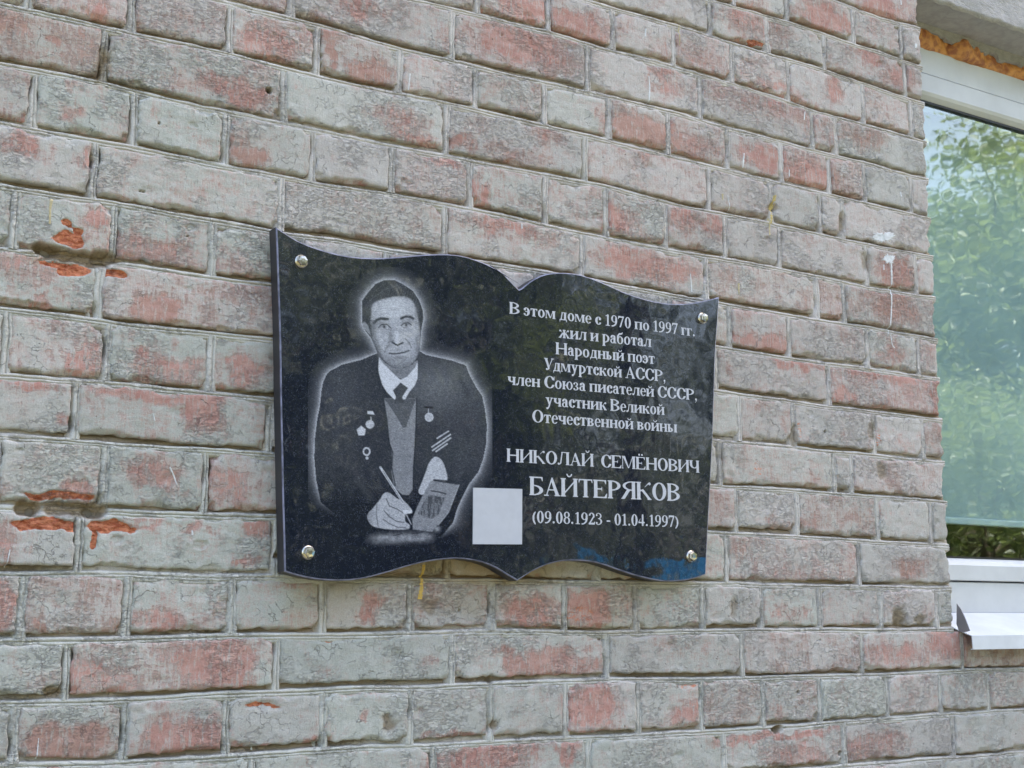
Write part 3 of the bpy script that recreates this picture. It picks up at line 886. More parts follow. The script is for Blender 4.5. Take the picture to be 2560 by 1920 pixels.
Zf = H0 + 1.189 - .025 * np.cos(T) * (1 + .12 * fbm(X * 30, T, 83)) - .002 * np.exp(-((X - 2.195) / .016) ** 2)
Yf = .112 - bul * np.sin(T) ** .6
mesh_obj('expanding_foam', np.stack([X, Yf, Zf], -1).reshape(-1, 3), grid_faces(nx, nz), foam_m.m, win, True)
# roller blind behind the glass
blind = empty('roller_blind', (CORNER + .1, .24, H0 + .19))
tag(blind, 'pale teal roller blind hanging behind the window glass', 'blind')
M_bl = simple('blind_cloth', (.42, .48, .48), .9, var=.08, scale=6)
nx, nz = 60, 20
X, T = np.meshgrid(np.linspace(sx0 + .01, sx1 - .01, nx), np.linspace(0, 1, nz), indexing='ij')
mesh_obj('blind_sheet', np.stack([X, .20 + .003 * np.sin(X * 9), H0 + .205 + T * .95], -1).reshape(-1, 3), grid_faces(nx, nz), M_bl, blind, True)
bm = bmesh.new(); add_box(bm, sx0 + .01, .192, H0 + .190, sx1 - .01, .208, H0 + .2045, .003); bm_obj('bottom_bar', bm, simple('bar_white', (.6, .65, .65), .5), blind)

# ------------------------------------------------------------------ the memorial plaque
YP = -.028
def granite(name, polished=True):
    t = NT(name); P = t.pos()
    v = t.node('TexVoronoi'); v.inputs['Scale'].default_value = 420; t.put(v.inputs['Vector'], P)
    n = t.noise(P, 700, 3, .7); n2 = t.noise(P, 130, 4, .7)
    f = t.math('MULTIPLY', t.ramp(n, .50, .75), t.ramp(n2, .3, .7))
    c = t.mix(f, (.0075, .0105, .0205), (.10, .11, .14))
    sp = t.ramp(v.outputs['Distance'], .18, .05)
    c = t.mix(t.math('MULTIPLY', sp, t.ramp(n2, .52, .66)), c, (.16, .16, .18))
    return t, c, P
t, c, P = granite('polished_black_granite')
t.put(t.b.inputs['Base Color'], c)
t.b.inputs['Roughness'].default_value = .035
t.b.inputs['IOR'].default_value = 1.70
t.put(t.b.inputs['Normal'], t.bump(t.noise(P, 14, 2), .0008, 1.0))
M_gran = t.m
t, c, P = granite('ground_granite_edge_highlight')
t.put(t.b.inputs['Base Color'], t.mix(t.ramp(t.noise(P, 60, 4), .35, .65, .35, .8), c, (.30, .30, .42)))  # lavender sky highlight of the ground edge is mixed into the base colour
t.b.inputs['Roughness'].default_value = .3
M_edge = t.m
t, c, P = granite('sawn_granite_side')
t.put(t.b.inputs['Base Color'], t.mix(.5, c, (.055, .050, .048)))
t.b.inputs['Roughness'].default_value = .45
M_side = t.m

def zz(ox, oy, k, pts): return [(ox + a / k, oy + b / k) for a, b in pts]
top = zz(660, 540, 3.687, [(110,100),(200,158),(300,220),(400,265),(500,300),(600,330),(700,355),(800,372),(900,382),(1000,386),(1100,385),(1220,376),(1350,365),(1480,354),(1600,349),(1700,350),(1800,360),(1880,377),(1950,400),(2030,430),(2100,465),(2160,500)])
top += zz(1220, 640, 3.687, [(30,84),(90,122),(150,168),(200,220),(245,268),(287,307)])
top2 = zz(1220, 640, 3.687, [(315,293),(340,272),(385,236),(430,207),(490,178),(550,161),(620,153),(700,152),(780,158),(850,170),(950,200),(1050,240),(1150,285),(1250,330),(1350,366),(1450,397),(1550,420),(1650,436),(1730,441),(1800,440),(1880,432),(1950,420),(2050,398),(2133,375)])
right = [(1795, 800), (1790.5, 860), (1788, 911), (1785.5, 1000), (1782.8, 1087), (1776, 1222.7), (1770, 1331), (1765, 1435.6)]
bot = [(1750,1442),(1735,1446.5),(1715,1451),(1694.6,1453),(1674,1454),(1654,1453),(1627,1448.5),(1599.7,1442),(1572,1434),(1545.5,1425),(1518,1415),(1491,1407),(1470,1403.5),(1450.5,1402),(1430,1401.5),(1410,1402.5),(1390,1406),(1369,1411.5),(1348,1420),(1328.5,1430),(1311,1441),(1294,1452)]
bot2 = [(1268,1437),(1242.5,1421),(1225,1413),(1206,1406),(1184,1401),(1163,1398),(1140,1396.5),(1116,1398),(1089,1401),(1061.7,1405.5),(1034,1412),(1007,1419.5),(980,1428),(953,1435.7),(926,1443),(899,1448.4),(872,1451.5),(844.7,1452),(817,1451),(790,1448.4),(768,1444.5),(747,1440),(729,1435),(711.5,1429)]
left = [(710, 1350), (707, 1249), (704.5, 1120), (701.6, 996), (700.5, 900), (698.5, 805.5), (694.5, 690), (692.2, 620)]
outline = top + top2 + right + bot + bot2 + left
PO = [on(q, YP) for q in outline]
plq = empty('memorial_plaque', (PO[0][0] + .37, 0, H0 + .30))
tag(plq, 'black polished granite memorial plaque shaped like an open book with a portrait and Cyrillic lettering', 'plaque')
bm = bmesh.new()
fv = [bm.verts.new((x, YP, z + H0)) for x, z in PO]
f = bm.faces.new(fv)
ex = bmesh.ops.extrude_face_region(bm, geom=[f])
for v in ex['geom']:
    if isinstance(v, bmesh.types.BMVert): v.co.y = -.004
bmesh.ops.recalc_face_normals(bm, faces=bm.faces)
fe = [e for e in bm.edges if all(abs(v.co.y - YP) < 1e-6 for v in e.verts)]
r = bmesh.ops.bevel(bm, geom=fe, offset=.0019, segments=2, affect='EDGES', profile=.5)
for fc in bm.faces:
    n = fc.normal
    ys = [v.co.y for v in fc.verts]
    if max(ys) < YP + 1e-5: fc.material_index = 0
    elif max(ys) < YP + .003: fc.material_index = 1
    else: fc.material_index = 2
so_ = bm_obj('granite_slab', bm, M_gran, plq)
so_.data.materials.append(M_edge); so_.data.materials.append(M_side)

# hex-headed fixing caps
M_cap = simple('nickel_brass', (.60, .55, .47), .22, 1.0, var=.1, scale=80)
for px, py in ((755, 652.6), (772.3, 1381.4), (1758.4, 795), (1730, 1391)):
    x, z = on((px, py), YP - .004)
    bm = bmesh.new()
    for r0, r1, h0, h1, n, rot in ((.0092, .0090, 0, .0022, 32, 0), (.0090, .0078, .0022, .0034, 32, 0)):
        a = [bm.verts.new((x + r0 * math.cos(2 * math.pi * q / n), YP - h0, z + H0 + r0 * math.sin(2 * math.pi * q / n))) for q in range(n)]
        b = [bm.verts.new((x + r1 * math.cos(2 * math.pi * q / n), YP - h1, z + H0 + r1 * math.sin(2 * math.pi * q / n))) for q in range(n)]
        for q in range(n): bm.faces.new((a[q], a[(q + 1) % n], b[(q + 1) % n], b[q]))
    bm.faces.new(b)
    bmesh.ops.remove_doubles(bm, verts=bm.verts, dist=1e-5)
    rot = random.random()
    lv = []
    for rr, hh in ((.0073, .0034), (.0073, .0078), (.0064, .0090), (.0030, .0094)):
        lv.append([bm.verts.new((x + rr * math.cos(math.pi / 3 * q + rot), YP - hh, z + H0 + rr * math.sin(math.pi / 3 * q + rot))) for q in range(6)])
    for A_, B_ in zip(lv[:-1], lv[1:]):
        for q in range(6): bm.faces.new((A_[q], A_[(q + 1) % 6], B_[(q + 1) % 6], B_[q]))
    bm.faces.new(lv[-1])
    bmesh.ops.recalc_face_normals(bm, faces=bm.faces)
    bm_obj('hex_fixing_cap', bm, M_cap, plq)

# ---- blank white plate where the photograph has a code (the code itself is left out)
pc = [(1182, 1219.5), (1304.5, 1222.5), (1304, 1361), (1181, 1360.5)]
bm = bmesh.new()
a = [bm.verts.new((*[v for v in (on(q, YP)[0], YP - .0014, on(q, YP)[1] + H0)],)) for q in pc]
b = [bm.verts.new((v.co.x, YP - .0002, v.co.z)) for v in a]
bm.faces.new(a); bm.faces.new(b[::-1])
for i in range(4): bm.faces.new((a[i], b[i], b[(i + 1) % 4], a[(i + 1) % 4]))
bmesh.ops.recalc_face_normals(bm, faces=bm.faces)
bm_obj('blank_white_plate', bm, simple('white_plate', (.50, .50, .54), .3, var=.03, scale=90), plq)

# ---- lettering: bold serif Cyrillic glyphs drawn from stems, bars, bowls
GR, SS = 40, 3
class G:
    def __init__(s, w):
        s.w = w
        s.nx = int((w + .3) * GR * SS); s.ny = int(1.85 * GR * SS)
        s.X, s.Y = np.meshgrid((np.arange(s.nx) + .5) / (GR * SS) - .15, (np.arange(s.ny) + .5) / (GR * SS) - .35, indexing='ij')
        s.m = np.zeros_like(s.X, bool)
    def add(s, k): s.m |= k; return s
    def rect(s, x0, y0, x1, y1): return (s.X >= x0) & (s.X <= x1) & (s.Y >= y0) & (s.Y <= y1)
    def poly(s, pts):
        ins = np.zeros_like(s.X, bool); n = len(pts)
        for i in range(n):
            x0, y0 = pts[i]; x1, y1 = pts[(i + 1) % n]
            if y0 == y1: continue
            c = ((s.Y > y0) != (s.Y > y1)) & (s.X < (x1 - x0) * (s.Y - y0) / (y1 - y0) + x0)
            ins ^= c
        return ins
    def ell(s, cx, cy, rx, ry): return ((s.X - cx) / rx) ** 2 + ((s.Y - cy) / ry) ** 2 <= 1
    def bar(s, x0, y0, x1, y1, w): return s.poly([(x0 - w / 2, y0), (x0 + w / 2, y0), (x1 + w / 2, y1), (x1 - w / 2, y1)])
    def ring(s, x0, y0, x1, y1, th, tn):
        cx, cy, rx, ry = (x0 + x1) / 2, (y0 + y1) / 2, (x1 - x0) / 2, (y1 - y0) / 2
        return s.ell(cx, cy, rx, ry) & ~s.ell(cx, cy, rx - th, ry - tn)
    def stem(s, x, y0, y1, w, t=.055, e=.055, top=1, bot=1, l=1, r=1):
        m = s.rect(x, y0, x + w, y1)
        if bot: m |= s.rect(x - e * l, y0, x + w + e * r, y0 + t)
        if top: m |= s.rect(x - e * l, y1 - t, x + w + e * r, y1)
        return m
    def bowlr(s, x, y0, y1, rx, th, tn):     # half ring opening to the left, from x
        cy, ry = (y0 + y1) / 2, (y1 - y0) / 2
        ring = s.ell(x, cy, rx, ry) & ~s.ell(x, cy, rx - th, ry - tn)
        return ring & (s.X >= x)
def glyph(ch):
    s, S = .205, .235; h = .68; t = .06
    low = ch.islower()
    H = h if low else 1.0; k = s if low else S
    c = ch.upper() if ch.lower() in 'внпгитлмкчоцыйжзядую' and False else ch
    if ch in 'оО0':
        w = {'о': .70, 'О': 1.08, '0': .68}[ch]; g = G(w); th = {'о': .19, 'О': .245, '0': .19}[ch]; return g.add(g.ring(.03, -.015, w - .03, H + .015 if ch != '0' else 1.0, th, .065))
    if ch in 'сС':
        w = .62 if low else 1.0; g = G(w); m = g.ring(.03, -.015, w + .08, H + .015, k + .03, .06)
        m &= ~g.rect(w * .62, H * .30, 2, H * .68); m &= g.X < w
        m |= g.ell(w * .80, H * .73, k * .52, k * .52) if low else g.rect(w - .055, H * .66, w, H * 1.0)
        return g.add(m)
    if ch in 'эЭ':
        w = .60; g = G(w); m = g.ring(-.08, -.015, w - .03, H + .015, k + .02, .06); m &= ~g.rect(-1, H * .30, w * .38, H * .70); m &= g.X > 0
        return g.add(m | g.rect(w * .25, H * .47, w - .12, H * .56) | g.ell(w * .2, H * .75, .085, .085))
    if ch in 'нН':
        w = .82 if low else 1.15; g = G(w); e = .06
        return g.add(g.stem(.06, 0, H, k, t, e) | g.stem(w - .06 - k, 0, H, k, t, e) | g.rect(.1, H * .47, w - .1, H * .56))
    if ch in 'пП':
        w = .82 if low else 1.15; g = G(w); return g.add(g.stem(.06, 0, H, k, t, .06) | g.stem(w - .06 - k, 0, H, k, t, .06) | g.rect(.06, H - .065, w - .06, H))
    if ch in 'иИйЙ':
        lo = ch in 'ий'; H = h if lo else 1.0; k = s if lo else S; w = .84 if lo else 1.17; g = G(w)
        m = g.stem(.06, 0, H, k, t, .06) | g.stem(w - .06 - k, 0, H, k, t, .06) | g.poly([(.06 + k * .6, .08), (.06 + k * .6, .18), (w - .06 - k * .6, H - .08), (w - .06 - k * .6, H - .18)])
        if ch in 'йЙ':
            cx = w / 2; y0 = H + .20
            m |= (g.ell(cx, y0, .17, .14) & ~g.ell(cx, y0 + .04, .12, .105) & (g.Y < y0)) | g.ell(cx - .145, y0 + .01, .045, .045) | g.ell(cx + .145, y0 + .01, .045, .045)
        return g.add(m)
    if ch in 'тТ':
        w = .66 if low else .98; g = G(w); return g.add(g.stem((w - k) / 2, 0, H, k, t, .08) | g.rect(.02, H - .07, w - .02, H) | g.poly([(.02, H), (.02, H - .22), (.05, H - .22), (.12, H - .05)]) | g.poly([(w - .02, H), (w - .02, H - .22), (w - .05, H - .22), (w - .12, H - .05)]))
    if ch in 'гГ':
        w = .58 if low else .9; g = G(w); return g.add(g.stem(.06, 0, H, k, t, .06) | g.rect(.06, H - .065, w - .02, H) | g.poly([(w - .02, H), (w - .02, H - .24), (w - .05, H - .24), (w - .14, H - .05)]))
    if ch in 'мМ':
        w = .98 if low else 1.36; g = G(w); cx = w / 2 - .02
        return g.add(g.stem(.06, 0, H, .06, t, .06) | g.stem(w - .06 - k, 0, H, k, t, .06) | g.poly([(.06, H), (.06 + k + .02, H), (cx + .06, .04), (cx - .04, .04)]) | g.poly([(w - .06 - k, H), (w - .06 - k, H - .14), (cx + .05, .04), (cx - .01, .04)]) | g.rect(0, H - t, .06 + k, H))
    if ch in 'лЛ':
        w = .78 if low else 1.10; g = G(w); xr = w - .06 - k
        return g.add(g.stem(xr, 0, H, k, t, .06) | g.rect(w * .30, H - .06, xr + .1, H) | g.poly([(w * .34, H), (w * .43, H), (w * .30, .10), (w * .18, .02), (w * .10, .02), (w * .2, .12)]) | g.ell(.085, .08, .085, .085))
    if ch in 'дД':
        w = .76 if low else 1.1; g = G(w); xr = w - .10 - k
        return g.add(g.rect(xr, 0, xr + k, H) | g.rect(w * .28, H - .06, xr + k + .05, H) | g.poly([(w * .34, H), (w * .44, H), (w * .30, .04), (w * .16, .04)]) | g.rect(.03, 0, w - .03, .065) | g.poly([(.03, .06), (.03, -.18), (.06, -.18), (.13, .03)]) | g.poly([(w - .03, .06), (w - .03, -.18), (w - .06, -.18), (w - .13, .03)]))
    if ch in 'рР':
        w = .76 if low else .92; g = G(w)
        if low: m = g.stem(.07, -.30, h, k, t, .07, top=0) | g.rect(0, h - t, .07 + k, h) | g.bowlr(.07 + k * .6, -.015, h + .015, w - .07 - k * .6 - .03, k * .95, .06)
        else: m = g.stem(.07, 0, 1, k, t, .07) | g.bowlr(.07 + k * .9, .44, 1, w - .07 - k * .9 - .02, k * .95, t)
        return g.add(m | (g.rect(.15, .44, .30, .44 + t) if not low else g.m))
    if ch == 'а':
        w = .66; g = G(w); x1 = w - .10
        m = g.rect(x1 - s, .06, x1, h * .72) | (g.ring(.07, h * .42, x1, h + .015, s, .06) & (g.Y > h * .68)) | g.ell(.135, h * .76, .08, .08)
        m |= g.ring(.03, -.015, x1 - .02, h * .58, .15, .06) & (g.X < x1 - s * .7); m |= g.poly([(x1 - s, .09), (x1, .09), (w - .01, .06), (w - .01, .01), (x1 - .08, -.01)])
        return g.add(m)
    if ch == 'б':
        w = .70; g = G(w); m = g.ring(.03, -.015, w - .03, .64, .17, .06); m |= g.ring(.03, .0, w + .3, .96, .13, .14) & (g.X < .3) & (g.Y > .3)
        return g.add(m | g.poly([(.2, .80), (.25, .90), (.5, .93), (.60, 1.0), (.64, .98), (.58, .83), (.45, .78), (.3, .78)]))
    if ch == 'е':
        w = .62; g = G(w); m = g.ring(.03, -.015, w + .02, h + .015, .17, .055); m &= ~(g.rect(w * .5, .13, 2, h * .50)); m &= g.X < w
        return g.add(m | g.rect(.12, h * .50, w - .03, h * .585))
    if ch in 'ыь':
        w = 1.0 if ch == 'ы' else .7; g = G(w); m = g.stem(.06, 0, h, s, t, .06) | g.bowlr(.06 + s * .8, 0, h * .58, .34, s * .95, t) | g.rect(.1, h * .58 - t, .25, h * .58) | g.rect(.1, 0, .25, t)
        if ch == 'ы': m |= g.stem(w - .06 - s, 0, h, s, t, .06)
        return g.add(m)
    if ch in 'вВБ':
        w = {'в': .70, 'В': .98, 'Б': .93}[ch]; g = G(w); H = h if ch == 'в' else 1.0; k = s if ch == 'в' else S
        m = g.stem(.06, 0, H, k, t, .06) | g.bowlr(.06 + k * .8, 0, H * .56, w - .09 - k * .8, k, t) | g.rect(.1, H * .56 - t, .06 + k * 1.4, H * .56) | g.rect(.1, 0, .06 + k * 1.4, t)
        if ch == 'Б': m |= g.rect(.06, 1 - .065, w - .06, 1) | g.poly([(w - .06, 1), (w - .06, .76), (w - .09, .76), (w - .18, .95)])
        else: m |= g.bowlr(.06 + k * .8, H * .56 - t, H, w - .15 - k * .8, k * .9, t) | g.rect(.1, H - t, .06 + k * 1.3, H)
        return g.add(m)
    if ch in 'уУ':
        w = .74 if low else .98; g = G(w); cx = w * .47; y0 = -.30 if low else 0
        m = g.poly([(.06, H), (.06 + k + .02, H), (cx + .10, H * .18), (cx, H * .02)]) | g.rect(0, H - t, .06 + k + .10, H) | g.rect(w - .28, H - t, w, H)
        m |= g.poly([(w - .18, H), (w - .10, H), (cx + .05, y0 + .24), (cx - .10, y0 + .02), (cx - .14, y0 + .03), (cx - .02, H * .22)]) | g.ell(cx - .18, y0 + .09, .09, .09)
        return g.add(m)
    if ch in 'кК':
        w = .78 if low else 1.10; g = G(w); x = .06 + k
        return g.add(g.stem(.06, 0, H, k, t, .06) | g.rect(x, H * .47, x + .08, H * .56) | g.poly([(x + .02, H * .47), (x + .12, H * .56), (w - .16, H * .94), (w - .22, H * .97)]) | g.ell(w - .14, H - .09, .085, .085) | g.poly([(x + .04, H * .55), (x + .2, H * .60), (w - .02, .02), (w - .24, .02)]) | g.rect(w - .30, 0, w, t))
    if ch == 'ж':
        w = 1.08; g = G(w); c = w / 2; m = g.stem(c - s / 2, 0, h, s, t, .05)
        for q in (-1, 1):
            m |= g.poly([(c + q * .08, h * .46), (c + q * .16, h * .56), (c + q * .38, h * .95), (c + q * .32, h * .97)]) | g.ell(c + q * .39, h - .085, .08, .08) | g.poly([(c + q * .08, h * .55), (c + q * .2, h * .6), (c + q * .52, .02), (c + q * .32, .02)]) | g.rect(min(c + q * .28, c + q * .54), 0, max(c + q * .28, c + q * .54), t)
        return g.add(m)
    if ch in 'чЧ':
        w = .76 if low else 1.04; g = G(w); xr = w - .06 - k
        m = g.stem(xr, 0, H, k, t, .06) | g.rect(.06, H * .62, .06 + k, H) | g.rect(0, H - t, .06 + k + .06, H) | (g.ring(.06, H * .34, xr + k, H * 1.0, k, .07) & (g.Y < H * .64) & (g.X < xr + .05))
        return g.add(m)
    if ch == 'ю':
        w = 1.04; g = G(w); return g.add(g.stem(.06, 0, h, s, t, .06) | g.rect(.1, h * .47, .5, h * .56) | g.ring(.40, -.015, w - .02, h + .015, .16, .06))
    if ch in 'з3':
        H = h if ch == 'з' else 1.0; w = .56 if ch == 'з' else .68; g = G(w); c = w * .36
        m = g.bowlr(c, H * .48, H + .0, w * .50, .14, .05) | g.bowlr(c, -.015, H * .55, w * .58, .16, .06) | g.ell(.11, H * .80, .075, .07) | g.ell(.11, H * .15, .085, .08)
        m |= (g.ring(.05, H * .55, c * 2, H, .06, .055) & (g.X < c) & (g.Y > H * .8)) | (g.ring(.03, -.015, c * 2, H * .4, .06, .06) & (g.X < c) & (g.Y < H * .12))
        return g.add(m)
    if ch == 'А':
        w = 1.07; g = G(w); return g.add(g.poly([(.50, 1.0), (.56, 1.0), (w - .06, .02), (w - .30, .02), (.47, .80)]) | g.poly([(.50, 1.0), (.53, .88), (.20, .02), (.13, .02)]) | g.rect(.25, .30, .75, .30 + .06) | g.rect(.0, 0, .32, t) | g.rect(w - .38, 0, w, t))
    if ch in 'ЕЁ':
        w = .98; g = G(w); m = g.stem(.06, 0, 1, S, t, .06) | g.rect(.06, 1 - .065, w - .08, 1) | g.rect(.06, 0, w - .05, .065) | g.rect(.2, .47, .60, .53) | g.rect(.58, .36, .615, .64)
        m |= g.poly([(w - .08, 1), (w - .08, .76), (w - .11, .76), (w - .22, .95)]) | g.poly([(w - .05, 0), (w - .01, .27), (w - .05, .27), (w - .22, .05)])
        if ch == 'Ё': m |= g.ell(w / 2 - .14, 1.17, .085, .085) | g.ell(w / 2 + .14, 1.17, .085, .085)
        return g.add(m)
    if ch == 'Я':
        w = 1.05; g = G(w); xr = w - .06 - S
        hb = (g.ell(xr + .03, .74, xr - .08, .26) & ~g.ell(xr + .03, .74, xr - .08 - .2, .205)) & (g.X <= xr + .03)
        return g.add(g.stem(xr, 0, 1, S, t, .06) | hb | g.poly([(.40, .52), (.64, .50), (.26, .02), (.02, .02)]) | g.rect(0, 0, .24, t))
    if ch == '1':
        g = G(.60); return g.add(g.rect(.24, 0, .41, 1) | g.rect(.10, 0, .54, t) | g.poly([(.41, 1), (.36, 1), (.08, .86), (.10, .82), (.26, .87)]))
    if ch == '2':
        w = .68; g = G(w); m = (g.ring(.05, .42, w - .07, 1, .16, .07) & ((g.Y > .74) | (g.X > .4))) & (g.Y > .58)
        return g.add(m | g.poly([(w - .10, .66), (w - .26, .62), (.04, .06), (.04, 0), (.2, .10)]) | g.rect(.04, 0, w - .06, .15) | g.poly([(w - .06, 0), (w - .01, .26), (w - .05, .26), (w - .16, .13)]))
    if ch == '4':
        w = .70; g = G(w); return g.add(g.rect(.38, 0, .54, 1) | g.rect(.03, .24, w - .03, .36) | g.poly([(.38, .84), (.38, 1), (.46, 1), (.46, .98), (.10, .34), (.03, .34)]))
    if ch == '7':
        w = .66; g = G(w); return g.add(g.rect(.06, .86, w - .03, 1) | g.poly([(.06, 1), (.03, .70), (.07, .70), (.14, .87)]) | g.poly([(w - .03, 1), (w - .10, .87), (.16, 0), (.30, 0), (w - .03, .94)]) | g.poly([(w - .03, .98), (w - .16, .88), (.16, 0), (.31, 0)]))
    if ch in '69':
        w = .68; g = G(w); m = g.ring(.04, .36, w - .04, 1.0, .16, .055); m |= (g.ring(-.36, -.02, w - .04, 1.02, .17, .10) & (g.Y < .68) & (g.X > .06) & (g.Y < g.X * 1.6 + .12))
        return g.add(m)
    if ch == '8':
        w = .68; g = G(w); return g.add(g.ring(.07, .50, w - .07, 1.0, .14, .055) | g.ring(.03, -.015, w - .03, .55, .16, .06))
    if ch == '5':
        w = .68; g = G(w); return g.add(g.rect(.14, .84, w - .05, 1) | g.rect(.12, .5, .2, 1) | g.bowlr(.22, -.015, .62, .40, .16, .09))
    if ch == '.': g = G(.32); return g.add(g.ell(.15, .085, .095, .095))
    if ch == ',': g = G(.32); return g.add(g.ell(.15, .085, .095, .095) | g.poly([(.15, .0), (.245, .08), (.20, -.10), (.07, -.22), (.05, -.19), (.14, -.10)]))
    if ch == '-': g = G(.44); return g.add(g.rect(.04, .27, .40, .39))
    if ch == '(': g = G(.42); return g.add(g.ring(.06, -.22, 1.1, 1.02, .17, .06) & (g.X < .36) & ((g.Y > .62) | (g.Y < .18) | (g.X < .23)))
    if ch == ')': g = G(.42); return g.add(g.ring(-.70, -.22, .36, 1.02, .17, .06) & (g.X > .04) & ((g.Y > .62) | (g.Y < .18) | (g.X > .19)))
    g = G(.36); return g
def contour(g):
    m = g.m.astype(float)
    nx, ny = g.nx // SS, g.ny // SS
    f = m[:nx * SS, :ny * SS].reshape(nx, SS, ny, SS).mean((1, 3))
    p = np.pad(f, 1)
    f = .5 * p[1:-1, 1:-1] + .125 * (p[2:, 1:-1] + p[:-2, 1:-1] + p[1:-1, 2:] + p[1:-1, :-2])
    cx = (np.arange(nx) + .5) / GR - .15; cy = (np.arange(ny) + .5) / GR - .35
    ins = f > .5
    V, F = [], []
    full = ins[:-1, :-1] & ins[1:, :-1] & ins[:-1, 1:] & ins[1:, 1:]
    anyc = ins[:-1, :-1] | ins[1:, :-1] | ins[:-1, 1:] | ins[1:, 1:]
    for j in range(ny - 1):
        i = 0
        while i < nx - 1:
            if full[i, j]:
                i0 = i
                while i < nx - 1 and full[i, j]: i += 1
                b = len(V); V += [(cx[i0], cy[j]), (cx[i], cy[j]), (cx[i], cy[j + 1]), (cx[i0], cy[j + 1])]; F.append([b, b + 1, b + 2, b + 3]); continue
            if anyc[i, j]:
                cs = [(i, j), (i + 1, j), (i + 1, j + 1), (i, j + 1)]; P_ = []
                for q in range(4):
                    a_, b_ = cs[q], cs[(q + 1) % 4]; fa, fb = f[a_], f[b_]
                    if fa > .5: P_.append((cx[a_[0]], cy[a_[1]]))
                    if (fa > .5) != (fb > .5):
                        u = (.5 - fa) / (fb - fa); P_.append((cx[a_[0]] + u * (cx[b_[0]] - cx[a_[0]]), cy[a_[1]] + u * (cy[b_[1]] - cy[a_[1]])))
                if len(P_) > 2:
                    b = len(V); V += P_; F.append(list(range(b, b + len(P_))))
            i += 1
    return np.array(V).reshape(-1, 2), F
GL = {}
M_let = simple('engraved_letter_paint', (.50, .50, .54), .55, var=.12, scale=900)
LINES = [  # text, left baseline px, right baseline px, cap height px at the left
 ('В этом доме с 1970 по 1997 гг.', (195,530), (1910,742), 108, 640),
 ('жил и работал', (650,752), (1505,840), 112, 640),
 ('Народный поэт', (622,905), (1537,997), 110, 640),
 ('Удмуртской АССР,', (515,1050), (1640,1160), 112, 640),
 ('член Союза писателей СССР,', (180,1185), (1930,1332), 112, 640),
 ('участник Великой', (530,1378), (1627,1466), 112, 640),
 ('Отечественной войны', (405,1530), (1742,1627), 114, 640),
 ('НИКОЛАЙ  СЕМЁНОВИЧ', (170,347), (1948,450), 122, 1060),
 ('БАЙТЕРЯКОВ', (380,655), (1772,712), 172, 1060),
 ('(09.08.1923 - 01.04.1997)', (403,910), (1760,950), 112, 1060)]
for txt, p0, p1, cap, oy in LINES:
    A0 = (1220 + p0[0] / 3.687, oy + p0[1] / 3.687); A1 = (1220 + p1[0] / 3.687, oy + p1[1] / 3.687)
    a = np.array(on(A0, YP)); b = np.array(on(A1, YP)); u_ = on((A0[0], A0[1] - cap / 3.687), YP)
    capw = u_[1] - a[1]
    tot = 0; items = []
    for ch in txt:
        if ch == ' ': tot += .33; continue
        if ch not in GL:
            g = glyph(ch); GL[ch] = (g.w, *contour(g))
        items.append((ch, tot)); tot += GL[ch][0] + (.025 if ch != 'У' else -.09)
    L = np.linalg.norm(b - a); dx = (b - a) / L
    sx = L / (tot - .025)
    V = []; F = []; n = 0
    for ch, x0 in items:
        w, gv, gf = GL[ch]
        X = a[0] + (x0 + gv[:, 0]) * sx * dx[0]; Z = a[1] + (x0 + gv[:, 0]) * sx * dx[1] + gv[:, 1] * capw
        V.append(np.stack([X, np.full_like(X, YP - .00025), Z + H0], 1)); F += [[q + n for q in ff] for ff in gf]; n += len(gv)
    mesh_obj('lettering_line', np.concatenate(V), F, M_let, plq)

# ---- engraved portrait: brightness painted point by point onto a fine sheet lying on the stone
step = 1.6
gx = np.arange(770, 1232, step); gy = np.arange(668, 1372, step)
PX, PY = np.meshgrid(gx, gy, indexing='ij')
def sdf(pts):
    pts = np.array(pts, float); n = len(pts)
    d = np.full(PX.shape, 1e9); ins = np.zeros(PX.shape, bool)
    for i in range(n):
        a = pts[i]; b = pts[(i + 1) % n]; e = b - a
        if (e ** 2).sum() < 1e-9: continue
        q = np.clip(((PX - a[0]) * e[0] + (PY - a[1]) * e[1]) / (e ** 2).sum(), 0, 1)
        d = np.minimum(d, np.hypot(PX - a[0] - q * e[0], PY - a[1] - q * e[1]))
        if a[1] != b[1]: ins ^= ((PY > a[1]) != (PY > b[1])) & (PX < (b[0] - a[0]) * (PY - a[1]) / (b[1] - a[1]) + a[0])
    return np.where(ins, -d, d)
z1 = lambda pts: zz(660, 540, 3.687, pts)
z2 = lambda pts: zz(660, 990, 3.385, pts)
def cr(pts, k=5, closed=True):
    p = np.array(pts, float); n = len(p); out = []
    for i in range(n if closed else n - 1):
        a, b, c_, d_ = (p[(i - 1) % n], p[i], p[(i + 1) % n], p[(i + 2) % n]) if closed else (p[max(i - 1, 0)], p[i], p[i + 1], p[min(i + 2, n - 1)])
        for q in range(k):
            u = q / k; out.append(.5 * ((2 * b) + (-a + c_) * u + (2 * a - 5 * b + 4 * c_ - d_) * u * u + (-a + 3 * b - 3 * c_ + d_) * u ** 3))
    if not closed: out.append(p[-1])
    return out
def lay(I, d, val, soft=1.3, amt=1.0):
    k = (1 - sstep(-soft, soft, d)) * amt
    return I * (1 - k) + val * k
def stroke(I, pts, w, val, amt=1.0, soft=1.2):
    pts = np.array(pts, float); d = np.full(PX.shape, 1e9)
    for a, b in zip(pts[:-1], pts[1:]):
        e = b - a; q = np.clip(((PX - a[0]) * e[0] + (PY - a[1]) * e[1]) / ((e ** 2).sum() + 1e-9), 0, 1)
        d = np.minimum(d, np.hypot(PX - a[0] - q * e[0], PY - a[1] - q * e[1]))
    return lay(I, d - w / 2, val, soft, amt)
